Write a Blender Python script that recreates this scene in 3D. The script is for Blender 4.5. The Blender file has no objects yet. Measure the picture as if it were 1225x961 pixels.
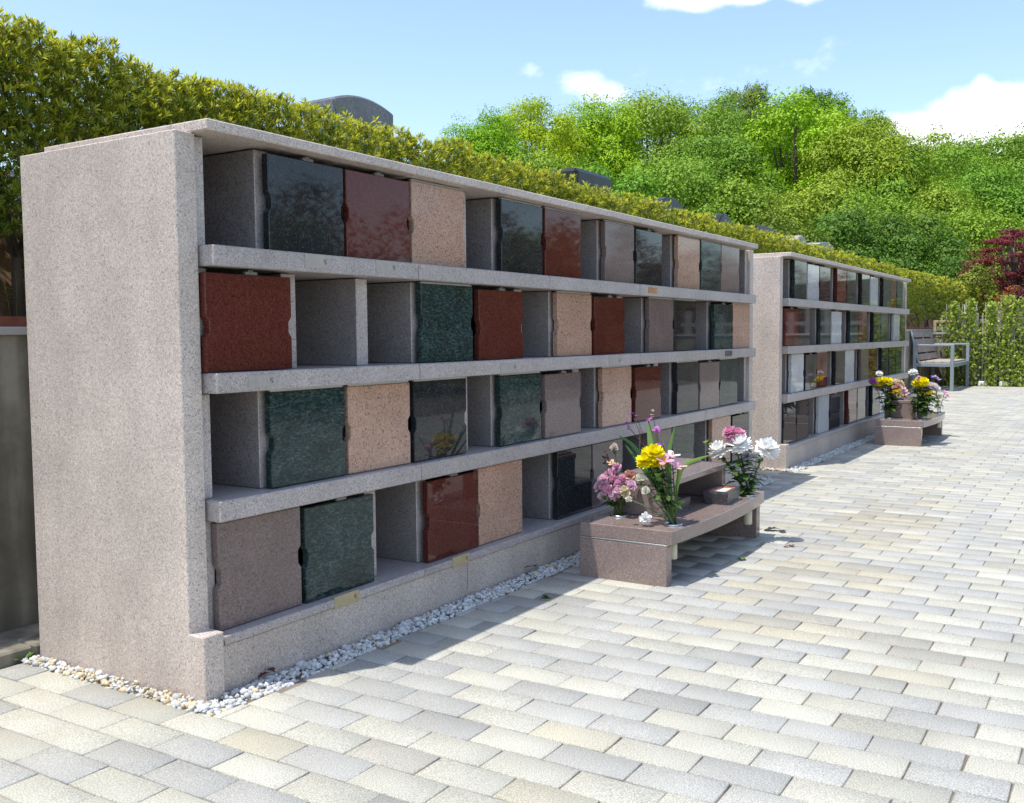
import bpy, bmesh, math, random
import numpy as np
from mathutils import Vector, Matrix

random.seed(7)
RNG = np.random.default_rng(11)
S = bpy.context.scene
COL = S.collection
R = math.radians

# ------------------------------------------------------------------ helpers
def tag(o, label=None, cat=None, group=None, kind=None):
    if label: o['label'] = label
    if cat: o['category'] = cat
    if group: o['group'] = group
    if kind: o['kind'] = kind
    return o

def empty(name, loc, label, cat, group=None):
    o = bpy.data.objects.new(name, None)
    o.empty_display_size = 0.05
    COL.objects.link(o)
    o.location = loc
    return tag(o, label, cat, group)

def link(name, me, mat=None, parent=None, mats=None):
    o = bpy.data.objects.new(name, me)
    COL.objects.link(o)
    for m in (mats or ([mat] if mat else [])):
        me.materials.append(m)
    if parent: o.parent = parent
    return o

class MB:
    """collects raw geometry, builds one mesh object"""
    def __init__(s):
        s.v = []; s.f = []; s.mi = []; s.sm = []; s.tint = []
    def add(s, vs, fs, mi=0, smooth=False, tint=(1, 1, 1)):
        b = len(s.v)
        s.v += [tuple(p) for p in vs]
        s.tint += [tint] * len(vs)
        for f in fs:
            s.f.append([b + i for i in f]); s.mi.append(mi); s.sm.append(smooth)
    def box(s, x0, x1, y0, y1, z0, z1, mi=0, tint=(1, 1, 1)):
        vs = [(x0,y0,z0),(x1,y0,z0),(x1,y1,z0),(x0,y1,z0),(x0,y0,z1),(x1,y0,z1),(x1,y1,z1),(x0,y1,z1)]
        s.add(vs, [(0,3,2,1),(4,5,6,7),(0,1,5,4),(1,2,6,5),(2,3,7,6),(3,0,4,7)], mi, False, tint)
    def tube(s, pts, rad, n=6, mi=0, tint=(1, 1, 1), cap=True):
        pts = [Vector(p) for p in pts]
        if not isinstance(rad, (list, tuple)): rad = [rad] * len(pts)
        vs = []; up = Vector((0.3, 0.2, 1)).normalized()
        for i, p in enumerate(pts):
            d = (pts[min(i + 1, len(pts) - 1)] - pts[max(i - 1, 0)])
            if d.length < 1e-9: d = Vector((0, 0, 1))
            d.normalize()
            a = d.cross(up)
            if a.length < 1e-3: a = d.cross(Vector((1, 0, 0)))
            a.normalize(); b = d.cross(a)
            for k in range(n):
                t = 2 * math.pi * k / n
                vs.append(p + (a * math.cos(t) + b * math.sin(t)) * rad[i])
        fs = []
        for i in range(len(pts) - 1):
            for k in range(n):
                k2 = (k + 1) % n
                fs.append((i*n+k, i*n+k2, (i+1)*n+k2, (i+1)*n+k))
        if cap:
            fs.append(tuple(range(n))[::-1]); fs.append(tuple((len(pts)-1)*n + k for k in range(n)))
        s.add(vs, fs, mi, True, tint)
    def mesh(s, name, attr=False):
        me = bpy.data.meshes.new(name)
        me.from_pydata(s.v, [], s.f)
        me.polygons.foreach_set('material_index', s.mi)
        me.polygons.foreach_set('use_smooth', s.sm)
        if attr:
            a = me.attributes.new('tint', 'FLOAT_COLOR', 'POINT')
            t = np.ones((len(s.v), 4), np.float32); t[:, :3] = np.array(s.tint, np.float32)
            a.data.foreach_set('color', t.ravel())
        me.update()
        return me
    def build(s, name, mat=None, parent=None, attr=False, mats=None):
        return link(name, s.mesh(name, attr), mat, parent, mats)

def bevelled(bm, off, seg=1):
    bmesh.ops.recalc_face_normals(bm, faces=bm.faces)
    if off > 0:
        bmesh.ops.bevel(bm, geom=bm.edges[:], offset=off, segments=seg, affect='EDGES', profile=0.5)

def bm_obj(name, bm, mat, parent=None):
    me = bpy.data.meshes.new(name); bm.to_mesh(me); bm.free()
    return link(name, me, mat, parent)

def box(name, x0, x1, y0, y1, z0, z1, mat, parent=None, bev=0.003):
    bm = bmesh.new()
    bmesh.ops.create_cube(bm, size=1)
    for v in bm.verts:
        v.co = ((x0+x1)/2 + v.co.x*(x1-x0), (y0+y1)/2 + v.co.y*(y1-y0), (z0+z1)/2 + v.co.z*(z1-z0))
    bevelled(bm, bev)
    return bm_obj(name, bm, mat, parent)

def prism(name, poly, axis, a0, a1, mat, parent=None, bev=0.003):
    """poly: 2D points in the plane across `axis` ('x': (y,z), 'y': (x,z), 'z': (x,y))"""
    def P(p, a):
        return {'x': (a, p[0], p[1]), 'y': (p[0], a, p[1]), 'z': (p[0], p[1], a)}[axis]
    bm = bmesh.new()
    A = [bm.verts.new(P(p, a0)) for p in poly]; B = [bm.verts.new(P(p, a1)) for p in poly]
    n = len(poly)
    bm.faces.new(A); bm.faces.new(B[::-1])
    for i in range(n):
        bm.faces.new((A[i], A[(i+1) % n], B[(i+1) % n], B[i]))
    bevelled(bm, bev)
    return bm_obj(name, bm, mat, parent)

def np_mesh(name, V, F, tint=None, smooth=False):
    """V (n,3), F (m,k) same-size faces"""
    me = bpy.data.meshes.new(name)
    m, k = F.shape
    me.vertices.add(len(V)); me.vertices.foreach_set('co', V.astype(np.float32).ravel())
    me.loops.add(m*k); me.loops.foreach_set('vertex_index', F.astype(np.int32).ravel())
    me.polygons.add(m)
    me.polygons.foreach_set('loop_start', (np.arange(m)*k).astype(np.int32))
    me.polygons.foreach_set('loop_total', np.full(m, k, np.int32))
    if smooth: me.polygons.foreach_set('use_smooth', np.ones(m, bool))
    if tint is not None:
        a = me.attributes.new('tint', 'FLOAT_COLOR', 'POINT')
        t = np.ones((len(V), 4), np.float32); t[:, :3] = tint
        a.data.foreach_set('color', t.ravel())
    me.update(calc_edges=True); me.validate()
    return me

def unit(a):
    return a / np.maximum(np.linalg.norm(a, axis=1, keepdims=True), 1e-9)

def leaves(C, D, Nn, L, Wd, bend=0.0):
    """diamond leaves: centre C, long axis D, normal Nn, length L, width Wd"""
    n = len(C)
    D = unit(D); B = unit(np.cross(Nn, D)); Nn = np.cross(D, B)
    L = np.broadcast_to(np.asarray(L, float), (n,))[:, None]; Wd = np.broadcast_to(np.asarray(Wd, float), (n,))[:, None]
    p0 = C - D*L*0.5; p2 = C + D*L*0.5 - Nn*bend*L
    p1 = C + B*Wd*0.5 + D*L*0.05; p3 = C - B*Wd*0.5 + D*L*0.05
    V = np.stack([p0, p1, p2, p3], 1).reshape(-1, 3)
    F = np.arange(4*n).reshape(n, 4)
    return V, F

# ------------------------------------------------------------------ materials
def new_mat(name):
    m = bpy.data.materials.new(name); m.use_nodes = True
    nt = m.node_tree; nt.nodes.clear()
    out = nt.nodes.new('ShaderNodeOutputMaterial')
    bs = nt.nodes.new('ShaderNodeBsdfPrincipled')
    nt.links.new(bs.outputs[0], out.inputs[0])
    return m, nt, bs, out

def N(nt, t, **kw):
    n = nt.nodes.new('ShaderNode' + t)
    for k, v in kw.items(): setattr(n, k, v)
    return n

def ramp(nt, stops, interp='LINEAR'):
    r = N(nt, 'ValToRGB'); cr = r.color_ramp; cr.interpolation = interp
    cr.elements[0].position = stops[0][0]; cr.elements[0].color = (*stops[0][1], 1)
    cr.elements[1].position = stops[-1][0]; cr.elements[1].color = (*stops[-1][1], 1)
    for p, c in stops[1:-1]:
        e = cr.elements.new(p); e.color = (*c, 1)
    return r

def coords(nt, rnd=True):
    tc = N(nt, 'TexCoord')
    if not rnd: return tc.outputs['Object']
    oi = N(nt, 'ObjectInfo')
    mul = N(nt, 'VectorMath', operation='SCALE'); mul.inputs[0].default_value = (7.3, 3.1, 5.7)
    nt.links.new(oi.outputs['Random'], mul.inputs['Scale'])
    add = N(nt, 'VectorMath', operation='ADD')
    nt.links.new(tc.outputs['Object'], add.inputs[0]); nt.links.new(mul.outputs[0], add.inputs[1])
    return add.outputs[0]

def mulcol(nt, a, fac_socket, lo, hi):
    """multiply colour socket a by map(fac, lo..hi)"""
    mr = N(nt, 'MapRange'); mr.inputs['From Min'].default_value = 0.25; mr.inputs['From Max'].default_value = 0.75
    mr.inputs['To Min'].default_value = lo; mr.inputs['To Max'].default_value = hi
    nt.links.new(fac_socket, mr.inputs['Value'])
    mx = N(nt, 'VectorMath', operation='SCALE')
    nt.links.new(a, mx.inputs[0]); nt.links.new(mr.outputs[0], mx.inputs['Scale'])
    return mx.outputs[0]

def granite(name, stops, cell=0.005, rough=0.4, mott=0.12, mscale=9.0, spec=0.5, bump=0.0, dirt=None):
    m, nt, bs, out = new_mat(name)
    co = coords(nt)
    nz = N(nt, 'TexNoise'); nz.inputs['Scale'].default_value = 0.6/cell; nz.inputs['Detail'].default_value = 1
    nt.links.new(co, nz.inputs['Vector'])
    dis = N(nt, 'VectorMath', operation='SCALE'); dis.inputs['Scale'].default_value = cell*0.9
    nt.links.new(nz.outputs['Color'], dis.inputs[0])
    ad = N(nt, 'VectorMath', operation='ADD'); nt.links.new(co, ad.inputs[0]); nt.links.new(dis.outputs[0], ad.inputs[1])
    vo = N(nt, 'TexVoronoi'); vo.inputs['Scale'].default_value = 1.0/cell
    nt.links.new(ad.outputs[0], vo.inputs['Vector'])
    sp = N(nt, 'SeparateColor'); nt.links.new(vo.outputs['Color'], sp.inputs[0])
    rp = ramp(nt, stops, 'CONSTANT'); nt.links.new(sp.outputs[0], rp.inputs[0])
    n2 = N(nt, 'TexNoise'); n2.inputs['Scale'].default_value = mscale; n2.inputs['Detail'].default_value = 4
    nt.links.new(co, n2.inputs['Vector'])
    c = mulcol(nt, rp.outputs[0], n2.outputs[0], 1-mott, 1+mott)
    if dirt:
        mpd = N(nt, 'Mapping'); mpd.inputs['Scale'].default_value = (11, 11, .8); nt.links.new(co, mpd.inputs[0])
        nd = N(nt, 'TexNoise'); nd.inputs['Scale'].default_value = 1.0; nd.inputs['Detail'].default_value = 5; nt.links.new(mpd.outputs[0], nd.inputs['Vector'])
        c = mulcol(nt, c, nd.outputs[0], 1-dirt, 1+dirt*.6)
        ne = N(nt, 'TexNoise'); ne.inputs['Scale'].default_value = 2.2; ne.inputs['Detail'].default_value = 6; ne.inputs['Roughness'].default_value = .6; nt.links.new(co, ne.inputs['Vector'])
        c = mulcol(nt, c, ne.outputs[0], 1-dirt, 1+dirt*.6)
    oi = N(nt, 'ObjectInfo')
    mr = N(nt, 'MapRange'); mr.inputs['To Min'].default_value = 0.94; mr.inputs['To Max'].default_value = 1.06
    nt.links.new(oi.outputs['Random'], mr.inputs['Value'])
    sc = N(nt, 'VectorMath', operation='SCALE'); nt.links.new(c, sc.inputs[0]); nt.links.new(mr.outputs[0], sc.inputs['Scale'])
    c = sc.outputs[0]
    nt.links.new(c, bs.inputs['Base Color'])
    n3 = N(nt, 'TexNoise'); n3.inputs['Scale'].default_value = 25; n3.inputs['Detail'].default_value = 3
    nt.links.new(co, n3.inputs['Vector'])
    m2 = N(nt, 'MapRange'); m2.inputs['To Min'].default_value = rough*0.8; m2.inputs['To Max'].default_value = rough*1.25
    nt.links.new(n3.outputs[0], m2.inputs['Value']); nt.links.new(m2.outputs[0], bs.inputs['Roughness'])
    bs.inputs['Specular IOR Level'].default_value = spec
    if bump:
        b = N(nt, 'Bump'); b.inputs['Strength'].default_value = bump; b.inputs['Distance'].default_value = 0.002
        nt.links.new(sp.outputs[1], b.inputs['Height']); nt.links.new(b.outputs[0], bs.inputs['Normal'])
    return m

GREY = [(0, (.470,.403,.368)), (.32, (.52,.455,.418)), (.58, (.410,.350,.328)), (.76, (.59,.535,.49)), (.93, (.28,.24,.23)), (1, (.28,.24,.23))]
NICHE_SHADE = [(p, tuple(x*f for x, f in zip(c, (.50,.51,.54)))) for p, c in GREY]  # same granite darkened, so the colour carries the shade inside the niches
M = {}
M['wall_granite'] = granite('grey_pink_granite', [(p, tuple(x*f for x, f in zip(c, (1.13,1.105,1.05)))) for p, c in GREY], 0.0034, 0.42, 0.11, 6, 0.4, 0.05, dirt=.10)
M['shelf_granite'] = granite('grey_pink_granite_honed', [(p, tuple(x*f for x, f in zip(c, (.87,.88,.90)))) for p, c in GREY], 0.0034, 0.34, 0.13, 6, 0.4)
M['niche_shade_granite'] = granite('shaded_grey_granite', NICHE_SHADE, 0.0036, 0.6, 0.14, 6, 0.3)
M['K'] = granite('black_granite', [(0,(.020,.022,.025)),(.5,(.028,.031,.034)),(.84,(.013,.014,.016)),(.94,(.065,.07,.075)),(1,(.065,.07,.075))], .0034, .03, .2, 6, .36)
M['R'] = granite('red_granite', [(0,(.108,.027,.020)),(.4,(.088,.021,.016)),(.65,(.130,.038,.029)),(.92,(.055,.016,.013)),(1,(.055,.016,.013))], .0034, .03, .12, 6, .27)
M['P'] = granite('salmon_granite', [(0,(.47,.29,.205)),(.35,(.42,.25,.175)),(.62,(.52,.345,.255)),(.91,(.22,.145,.11)),(1,(.22,.145,.11))], .0042, .06, .10, 7, .27)
M['B'] = granite('brown_grey_granite', [(0,(.20,.145,.13)),(.4,(.165,.12,.11)),(.65,(.225,.175,.158)),(.93,(.12,.09,.085)),(1,(.12,.09,.085))], .0036, .05, .12, 7, .27)
M['W'] = granite('pale_grey_granite', [(0,(.50,.51,.52)),(.4,(.42,.43,.44)),(.7,(.58,.59,.60)),(.93,(.25,.26,.27)),(1,(.25,.26,.27))], .004, .03, .08, 7, .27)
M['table_granite'] = granite('brown_granite', [(0,(.250,.188,.168)),(.35,(.222,.165,.148)),(.6,(.275,.212,.190)),(.86,(.35,.285,.255)),(.95,(.16,.12,.108)),(1,(.16,.12,.108))], .0028, .12, .08, 8, .5)
M['dark_stone'] = granite('dark_grey_stone', [(0,(.075,.075,.08)),(.5,(.055,.056,.06)),(.85,(.12,.12,.125)),(1,(.12,.12,.125))], .005, .3, .15, 8, .5)

def green_stone():
    m, nt, bs, out = new_mat('green_granite')
    co = coords(nt)
    mp = N(nt, 'Mapping'); mp.inputs['Rotation'].default_value = (0, R(38), 0); mp.inputs['Scale'].default_value = (.8, 1, 2.2)
    nt.links.new(co, mp.inputs[0])
    n1 = N(nt, 'TexNoise'); n1.inputs['Scale'].default_value = 85; n1.inputs['Detail'].default_value = 7; n1.inputs['Roughness'].default_value = .68; n1.inputs['Distortion'].default_value = .9
    nt.links.new(mp.outputs[0], n1.inputs['Vector'])
    rp = ramp(nt, [(.30,(.007,.016,.017)),(.46,(.017,.034,.033)),(.57,(.045,.074,.069)),(.72,(.14,.19,.175))])
    nt.links.new(n1.outputs[0], rp.inputs[0])
    n2 = N(nt, 'TexNoise'); n2.inputs['Scale'].default_value = 9; n2.inputs['Detail'].default_value = 2
    nt.links.new(co, n2.inputs['Vector'])
    c = mulcol(nt, rp.outputs[0], n2.outputs[0], .6, 1.35)
    nt.links.new(c, bs.inputs['Base Color'])
    bs.inputs['Roughness'].default_value = .04; bs.inputs['Specular IOR Level'].default_value = .27
    return m
M['G'] = green_stone()

def simple(name, col, rough=.5, metal=0, spec=.5, nscale=None, amp=.15, bump=0):
    m, nt, bs, out = new_mat(name)
    bs.inputs['Roughness'].default_value = rough; bs.inputs['Metallic'].default_value = metal
    bs.inputs['Specular IOR Level'].default_value = spec
    if nscale:
        co = coords(nt)
        nz = N(nt, 'TexNoise'); nz.inputs['Scale'].default_value = nscale; nz.inputs['Detail'].default_value = 5
        nt.links.new(co, nz.inputs['Vector'])
        rg = N(nt, 'RGB'); rg.outputs[0].default_value = (*col, 1)
        nt.links.new(mulcol(nt, rg.outputs[0], nz.outputs[0], 1-amp, 1+amp), bs.inputs['Base Color'])
        if bump:
            b = N(nt, 'Bump'); b.inputs['Strength'].default_value = bump; b.inputs['Distance'].default_value = .01
            nt.links.new(nz.outputs[0], b.inputs['Height']); nt.links.new(b.outputs[0], bs.inputs['Normal'])
    else:
        bs.inputs['Base Color'].default_value = (*col, 1)
    return m

def tinted(name, rough=.5, transl=0.0, speck=0.0, sscale=300, spec=.5, objvar=0.0, bump=0.0):
    """base colour from the mesh's own 'tint' attribute"""
    m, nt, bs, out = new_mat(name)
    at = N(nt, 'Attribute'); at.attribute_name = 'tint'
    c = at.outputs['Color']
    if objvar:
        oi = N(nt, 'ObjectInfo')
        h = N(nt, 'HueSaturation')
        a = N(nt, 'MapRange'); a.inputs['To Min'].default_value = .5-objvar*.12; a.inputs['To Max'].default_value = .5+objvar*.12
        b = N(nt, 'MapRange'); b.inputs['To Min'].default_value = 1+objvar*.5; b.inputs['To Max'].default_value = 1-objvar*.5
        nt.links.new(oi.outputs['Random'], a.inputs['Value']); nt.links.new(oi.outputs['Random'], b.inputs['Value'])
        nt.links.new(a.outputs[0], h.inputs['Hue']); nt.links.new(b.outputs[0], h.inputs['Value']); nt.links.new(c, h.inputs['Color'])
        c = h.outputs[0]
    if speck:
        tc = N(nt, 'TexCoord')
        nz = N(nt, 'TexNoise'); nz.inputs['Scale'].default_value = sscale; nz.inputs['Detail'].default_value = 3
        nt.links.new(tc.outputs['Object'], nz.inputs['Vector'])
        c = mulcol(nt, c, nz.outputs[0], 1-speck, 1+speck)
        n2 = N(nt, 'TexNoise'); n2.inputs['Scale'].default_value = 3.1; n2.inputs['Detail'].default_value = 6; n2.inputs['Roughness'].default_value = .65
        nt.links.new(tc.outputs['Object'], n2.inputs['Vector'])
        c = mulcol(nt, c, n2.outputs[0], .86, 1.09)
        if bump:
            b = N(nt, 'Bump'); b.inputs['Strength'].default_value = bump; b.inputs['Distance'].default_value = .002
            nt.links.new(nz.outputs[0], b.inputs['Height']); nt.links.new(b.outputs[0], bs.inputs['Normal'])
    nt.links.new(c, bs.inputs['Base Color'])
    bs.inputs['Roughness'].default_value = rough; bs.inputs['Specular IOR Level'].default_value = spec
    if transl:
        tr = N(nt, 'BsdfTranslucent'); mx = N(nt, 'MixShader'); mx.inputs[0].default_value = transl
        nt.links.new(c, tr.inputs['Color'])
        nt.links.new(bs.outputs[0], mx.inputs[1]); nt.links.new(tr.outputs[0], mx.inputs[2]); nt.links.new(mx.outputs[0], out.inputs[0])
    return m

M['paver'] = tinted('concrete_pavers', .9, 0, .50, 330, .25, bump=.35)
M['leaf'] = tinted('tree_leaves', .55, .22, objvar=.22, spec=.25)
M['hedge'] = tinted('hedge_leaves', .45, .55, spec=.4)
M['petal'] = tinted('petals', .6, .22, spec=.25)
M['plant'] = tinted('plant_leaves', .45, .25, spec=.4)
M['pebble'] = tinted('white_gravel', .75, 0, .1, 120, .3)
M['bark'] = simple('bark', (.10,.075,.055), .9, nscale=14, amp=.4, bump=.6)
M['sand'] = simple('joint_sand', (.17,.14,.10), .95, nscale=5, amp=.75)
M['earth'] = simple('earth', (.13,.075,.035), .95, nscale=6, amp=.4, bump=.5)
M['forest_floor'] = simple('forest_floor', (.05,.06,.025), .95, nscale=.8, amp=.4)
M['metal'] = simple('brushed_steel', (.62,.63,.64), .28, 1)
M['alu'] = simple('aluminium_strip', (.5,.52,.53), .45, .6)
M['clip'] = simple('dull_metal_clip', (.22,.22,.21), .5, .5)
M['brass'] = simple('brass_plate', (.50,.42,.26), .5, .45, nscale=60, amp=.1)
M['pewter'] = simple('pewter_plate', (.40,.37,.33), .6, .1, nscale=60, amp=.1)
M['copper'] = simple('copper_plate', (.50,.24,.10), .45, .5, nscale=60, amp=.1)
M['ink'] = simple('engraving', (.06,.055,.05), .7)
M['pale_ink'] = simple('pale_engraving', (.75,.7,.62), .6)
M['joint'] = simple('dark_joint', (.03,.03,.03), .9)
M['pvc'] = simple('cream_plastic', (.66,.60,.44), .5)
M['terracotta'] = simple('terracotta', (.36,.115,.06), .7, nscale=50, amp=.15)
M['ash'] = simple('ash', (.62,.55,.48), .95, nscale=120, amp=.15)
M['bench_metal'] = simple('grey_blue_paint', (.27,.31,.33), .45, .1, nscale=30, amp=.06)
M['bench_wood'] = simple('brown_boards', (.30,.24,.215), .65, nscale=12, amp=.2)
M['seat_wood'] = simple('weathered_seat_boards', (.42,.36,.30), .65, nscale=12, amp=.2)
M['concrete_pale'] = simple('pale_concrete', (.44,.43,.40), .85, nscale=7, amp=.15)
M['board'] = simple('weathered_grey_boards', (.30,.28,.255), .85, nscale=9, amp=.25)
M['timber'] = simple('pale_timber', (.52,.40,.24), .7, nscale=15, amp=.15)
M['rust'] = simple('rust_brown_edging', (.26,.08,.04), .8, nscale=30, amp=.3)
M['white_stone'] = simple('white_stone', (.75,.75,.73), .7, nscale=20, amp=.08)
M['grave_grey'] = granite('grave_grey', [(0,(.135,.14,.145)),(.4,(.105,.11,.115)),(.7,(.18,.185,.19)),(.93,(.05,.05,.055)),(1,(.05,.05,.055))], .006, .28, .3, 4, .5)
M['grave_black'] = granite('grave_black', [(0,(.012,.014,.015)),(.6,(.018,.020,.021)),(.95,(.03,.03,.033)),(1,(.03,.03,.033))], .005, .35, .15, 4, .3)
M['grave_beige'] = granite('grave_beige', [(0,(.38,.34,.30)),(.5,(.32,.29,.26)),(.9,(.16,.15,.14)),(1,(.16,.15,.14))], .006, .35, .12, 4, .5)

def concrete_wall():
    m, nt, bs, out = new_mat('stained_concrete')
    tc = N(nt, 'TexCoord')
    mp = N(nt, 'Mapping'); mp.inputs['Scale'].default_value = (9, 9, .9); nt.links.new(tc.outputs['Object'], mp.inputs[0])
    n1 = N(nt, 'TexNoise'); n1.inputs['Scale'].default_value = 1.2; n1.inputs['Detail'].default_value = 6
    nt.links.new(mp.outputs[0], n1.inputs['Vector'])
    n2 = N(nt, 'TexNoise'); n2.inputs['Scale'].default_value = 3; n2.inputs['Detail'].default_value = 7; n2.inputs['Roughness'].default_value = .65
    nt.links.new(tc.outputs['Object'], n2.inputs['Vector'])
    ad = N(nt, 'Math', operation='ADD'); nt.links.new(n1.outputs[0], ad.inputs[0]); nt.links.new(n2.outputs[0], ad.inputs[1])
    hf = N(nt, 'Math', operation='MULTIPLY'); hf.inputs[1].default_value = .5; nt.links.new(ad.outputs[0], hf.inputs[0])
    rp = ramp(nt, [(.36,(.085,.075,.055)),(.5,(.19,.172,.130)),(.62,(.36,.33,.265))]); nt.links.new(hf.outputs[0], rp.inputs[0])
    nt.links.new(rp.outputs[0], bs.inputs['Base Color']); bs.inputs['Roughness'].default_value = .9
    b = N(nt, 'Bump'); b.inputs['Strength'].default_value = .4; b.inputs['Distance'].default_value = .01
    nt.links.new(n2.outputs[0], b.inputs['Height']); nt.links.new(b.outputs[0], bs.inputs['Normal'])
    return m
M['concrete'] = concrete_wall()

# ------------------------------------------------------------------ camera
cam = bpy.data.cameras.new('camera'); cam.lens = 36*1180.44/1225; cam.sensor_width = 36; cam.sensor_fit = 'HORIZONTAL'
cam.clip_start = .05; cam.clip_end = 3000
co = bpy.data.objects.new('camera', cam); COL.objects.link(co)
fw = Vector((0.84504713, 0.53046749, -0.0670789)); rt = Vector((0.53118483, -0.84721703, -0.00812297)); up = Vector((0.06113936, 0.028767, 0.99771461))
co.matrix_world = Matrix(((rt.x, up.x, -fw.x, -1.62895), (rt.y, up.y, -fw.y, -1.93139), (rt.z, up.z, -fw.z, .91330), (0, 0, 0, 1)))
S.camera = co

# ------------------------------------------------------------------ light and sky
SUN_TRAVEL = Vector((.31, -.177, -1)).normalized()
sun = bpy.data.lights.new('sun', 'SUN'); sun.energy = 2.7; sun.angle = R(.53); sun.color = (1, .955, .89)
so = bpy.data.objects.new('sun', sun); COL.objects.link(so); so.location = (-6, 4, 20)
so.rotation_euler = SUN_TRAVEL.to_track_quat('-Z', 'Y').to_euler()

W = bpy.data.worlds.new('World'); S.world = W; W.use_nodes = True
nt = W.node_tree; nt.nodes.clear()
wo = N(nt, 'OutputWorld')
sky = N(nt, 'TexSky', sky_type='NISHITA'); sky.sun_disc = False
sky.sun_elevation = math.asin(-SUN_TRAVEL.z); sky.sun_rotation = math.atan2(-SUN_TRAVEL.x, -SUN_TRAVEL.y)
sky.altitude = 100; sky.air_density = 1.0; sky.dust_density = 1.0; sky.ozone_density = 1.0
bg = N(nt, 'Background'); bg.inputs[1].default_value = .15; nt.links.new(sky.outputs[0], bg.inputs[0])
tc = N(nt, 'TexCoord'); sx = N(nt, 'SeparateXYZ'); nt.links.new(tc.outputs['Generated'], sx.inputs[0])
az = N(nt, 'Math', operation='ARCTAN2'); nt.links.new(sx.outputs[1], az.inputs[0]); nt.links.new(sx.outputs[0], az.inputs[1])
el = N(nt, 'Math', operation='ARCSINE'); nt.links.new(sx.outputs[2], el.inputs[0])
CLOUDS = [(.165,.180,.050,.018,1),(.128,.196,.036,.018,1),(.120,.206,.012,.016,1),(.075,.196,.055,.020,1),(.09,.168,.09,.022,1),(-.03,.19,.10,.03,1),
          (.374,.321,.042,.015,1),(.335,.321,.032,.014,1),(.272,.320,.022,.015,1),(.493,.243,.022,.012,.5),(.470,.233,.020,.011,.55),(.540,.2537,.014,.007,.4),(.34,.249,.07,.011,.08),
          (.9,.42,.25,.03,.4),(-.6,.3,.2,.06,1),(-1.2,.28,.3,.07,1),(-1.9,.33,.25,.05,.9),(2.6,.3,.3,.06,1)]
prev = None
for (a, e, ra, rb, st) in CLOUDS:
    def aff(sock, c, r):
        q = N(nt, 'Math', operation='MULTIPLY_ADD'); nt.links.new(sock, q.inputs[0]); q.inputs[1].default_value = 1/r; q.inputs[2].default_value = -c/r
        p = N(nt, 'Math', operation='MULTIPLY'); nt.links.new(q.outputs[0], p.inputs[0]); nt.links.new(q.outputs[0], p.inputs[1])
        return p.outputs[0]
    s_ = N(nt, 'Math', operation='ADD'); nt.links.new(aff(az.outputs[0], a, ra*1.5), s_.inputs[0]); nt.links.new(aff(el.outputs[0], e, rb*1.5), s_.inputs[1])
    i_ = N(nt, 'Math', operation='MULTIPLY_ADD'); nt.links.new(s_.outputs[0], i_.inputs[0]); i_.inputs[1].default_value = -st; i_.inputs[2].default_value = st
    if prev is None: prev = i_.outputs[0]
    else:
        mx = N(nt, 'Math', operation='MAXIMUM'); nt.links.new(prev, mx.inputs[0]); nt.links.new(i_.outputs[0], mx.inputs[1]); prev = mx.outputs[0]
nz = N(nt, 'TexNoise'); nz.inputs['Scale'].default_value = 22; nz.inputs['Detail'].default_value = 8; nz.inputs['Roughness'].default_value = .6
mp = N(nt, 'Mapping'); mp.inputs['Scale'].default_value = (1, 1, 1.6); nt.links.new(tc.outputs['Generated'], mp.inputs[0]); nt.links.new(mp.outputs[0], nz.inputs['Vector'])
nn = N(nt, 'Math', operation='MULTIPLY_ADD'); nt.links.new(nz.outputs[0], nn.inputs[0]); nn.inputs[1].default_value = 1.5; nn.inputs[2].default_value = -.75
ad = N(nt, 'Math', operation='ADD'); nt.links.new(prev, ad.inputs[0]); nt.links.new(nn.outputs[0], ad.inputs[1])
al = N(nt, 'MapRange', interpolation_type='SMOOTHSTEP'); al.inputs['From Min'].default_value = .10; al.inputs['From Max'].default_value = .95
nt.links.new(ad.outputs[0], al.inputs['Value'])
bgc = N(nt, 'Background'); bgc.inputs[0].default_value = (.97, .985, 1, 1); bgc.inputs[1].default_value = .95
ms = N(nt, 'MixShader'); nt.links.new(al.outputs[0], ms.inputs[0]); nt.links.new(bg.outputs[0], ms.inputs[1]); nt.links.new(bgc.outputs[0], ms.inputs[2])
nt.links.new(ms.outputs[0], wo.inputs[0])

S.view_settings.view_transform = 'Standard'; S.view_settings.look = 'None'; S.view_settings.gamma = 1
S.view_settings.exposure = .85
S.render.engine = 'CYCLES'; S.cycles.max_bounces = 8; S.cycles.transparent_max_bounces = 8

# ------------------------------------------------------------------ ground, paving, terrace, hillside
g = MB(); g.add([(-400,-400,-.03),(900,-400,-.03),(900,900,-.03),(-400,900,-.03)], [(0,1,2,3)])
tag(g.build('ground', M['forest_floor']), kind='structure')
g = MB(); g.box(-6, 16.6, -9, 1.0, -.029, -.005)
tag(g.build('paving_bed', M['sand']), kind='structure')

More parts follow.
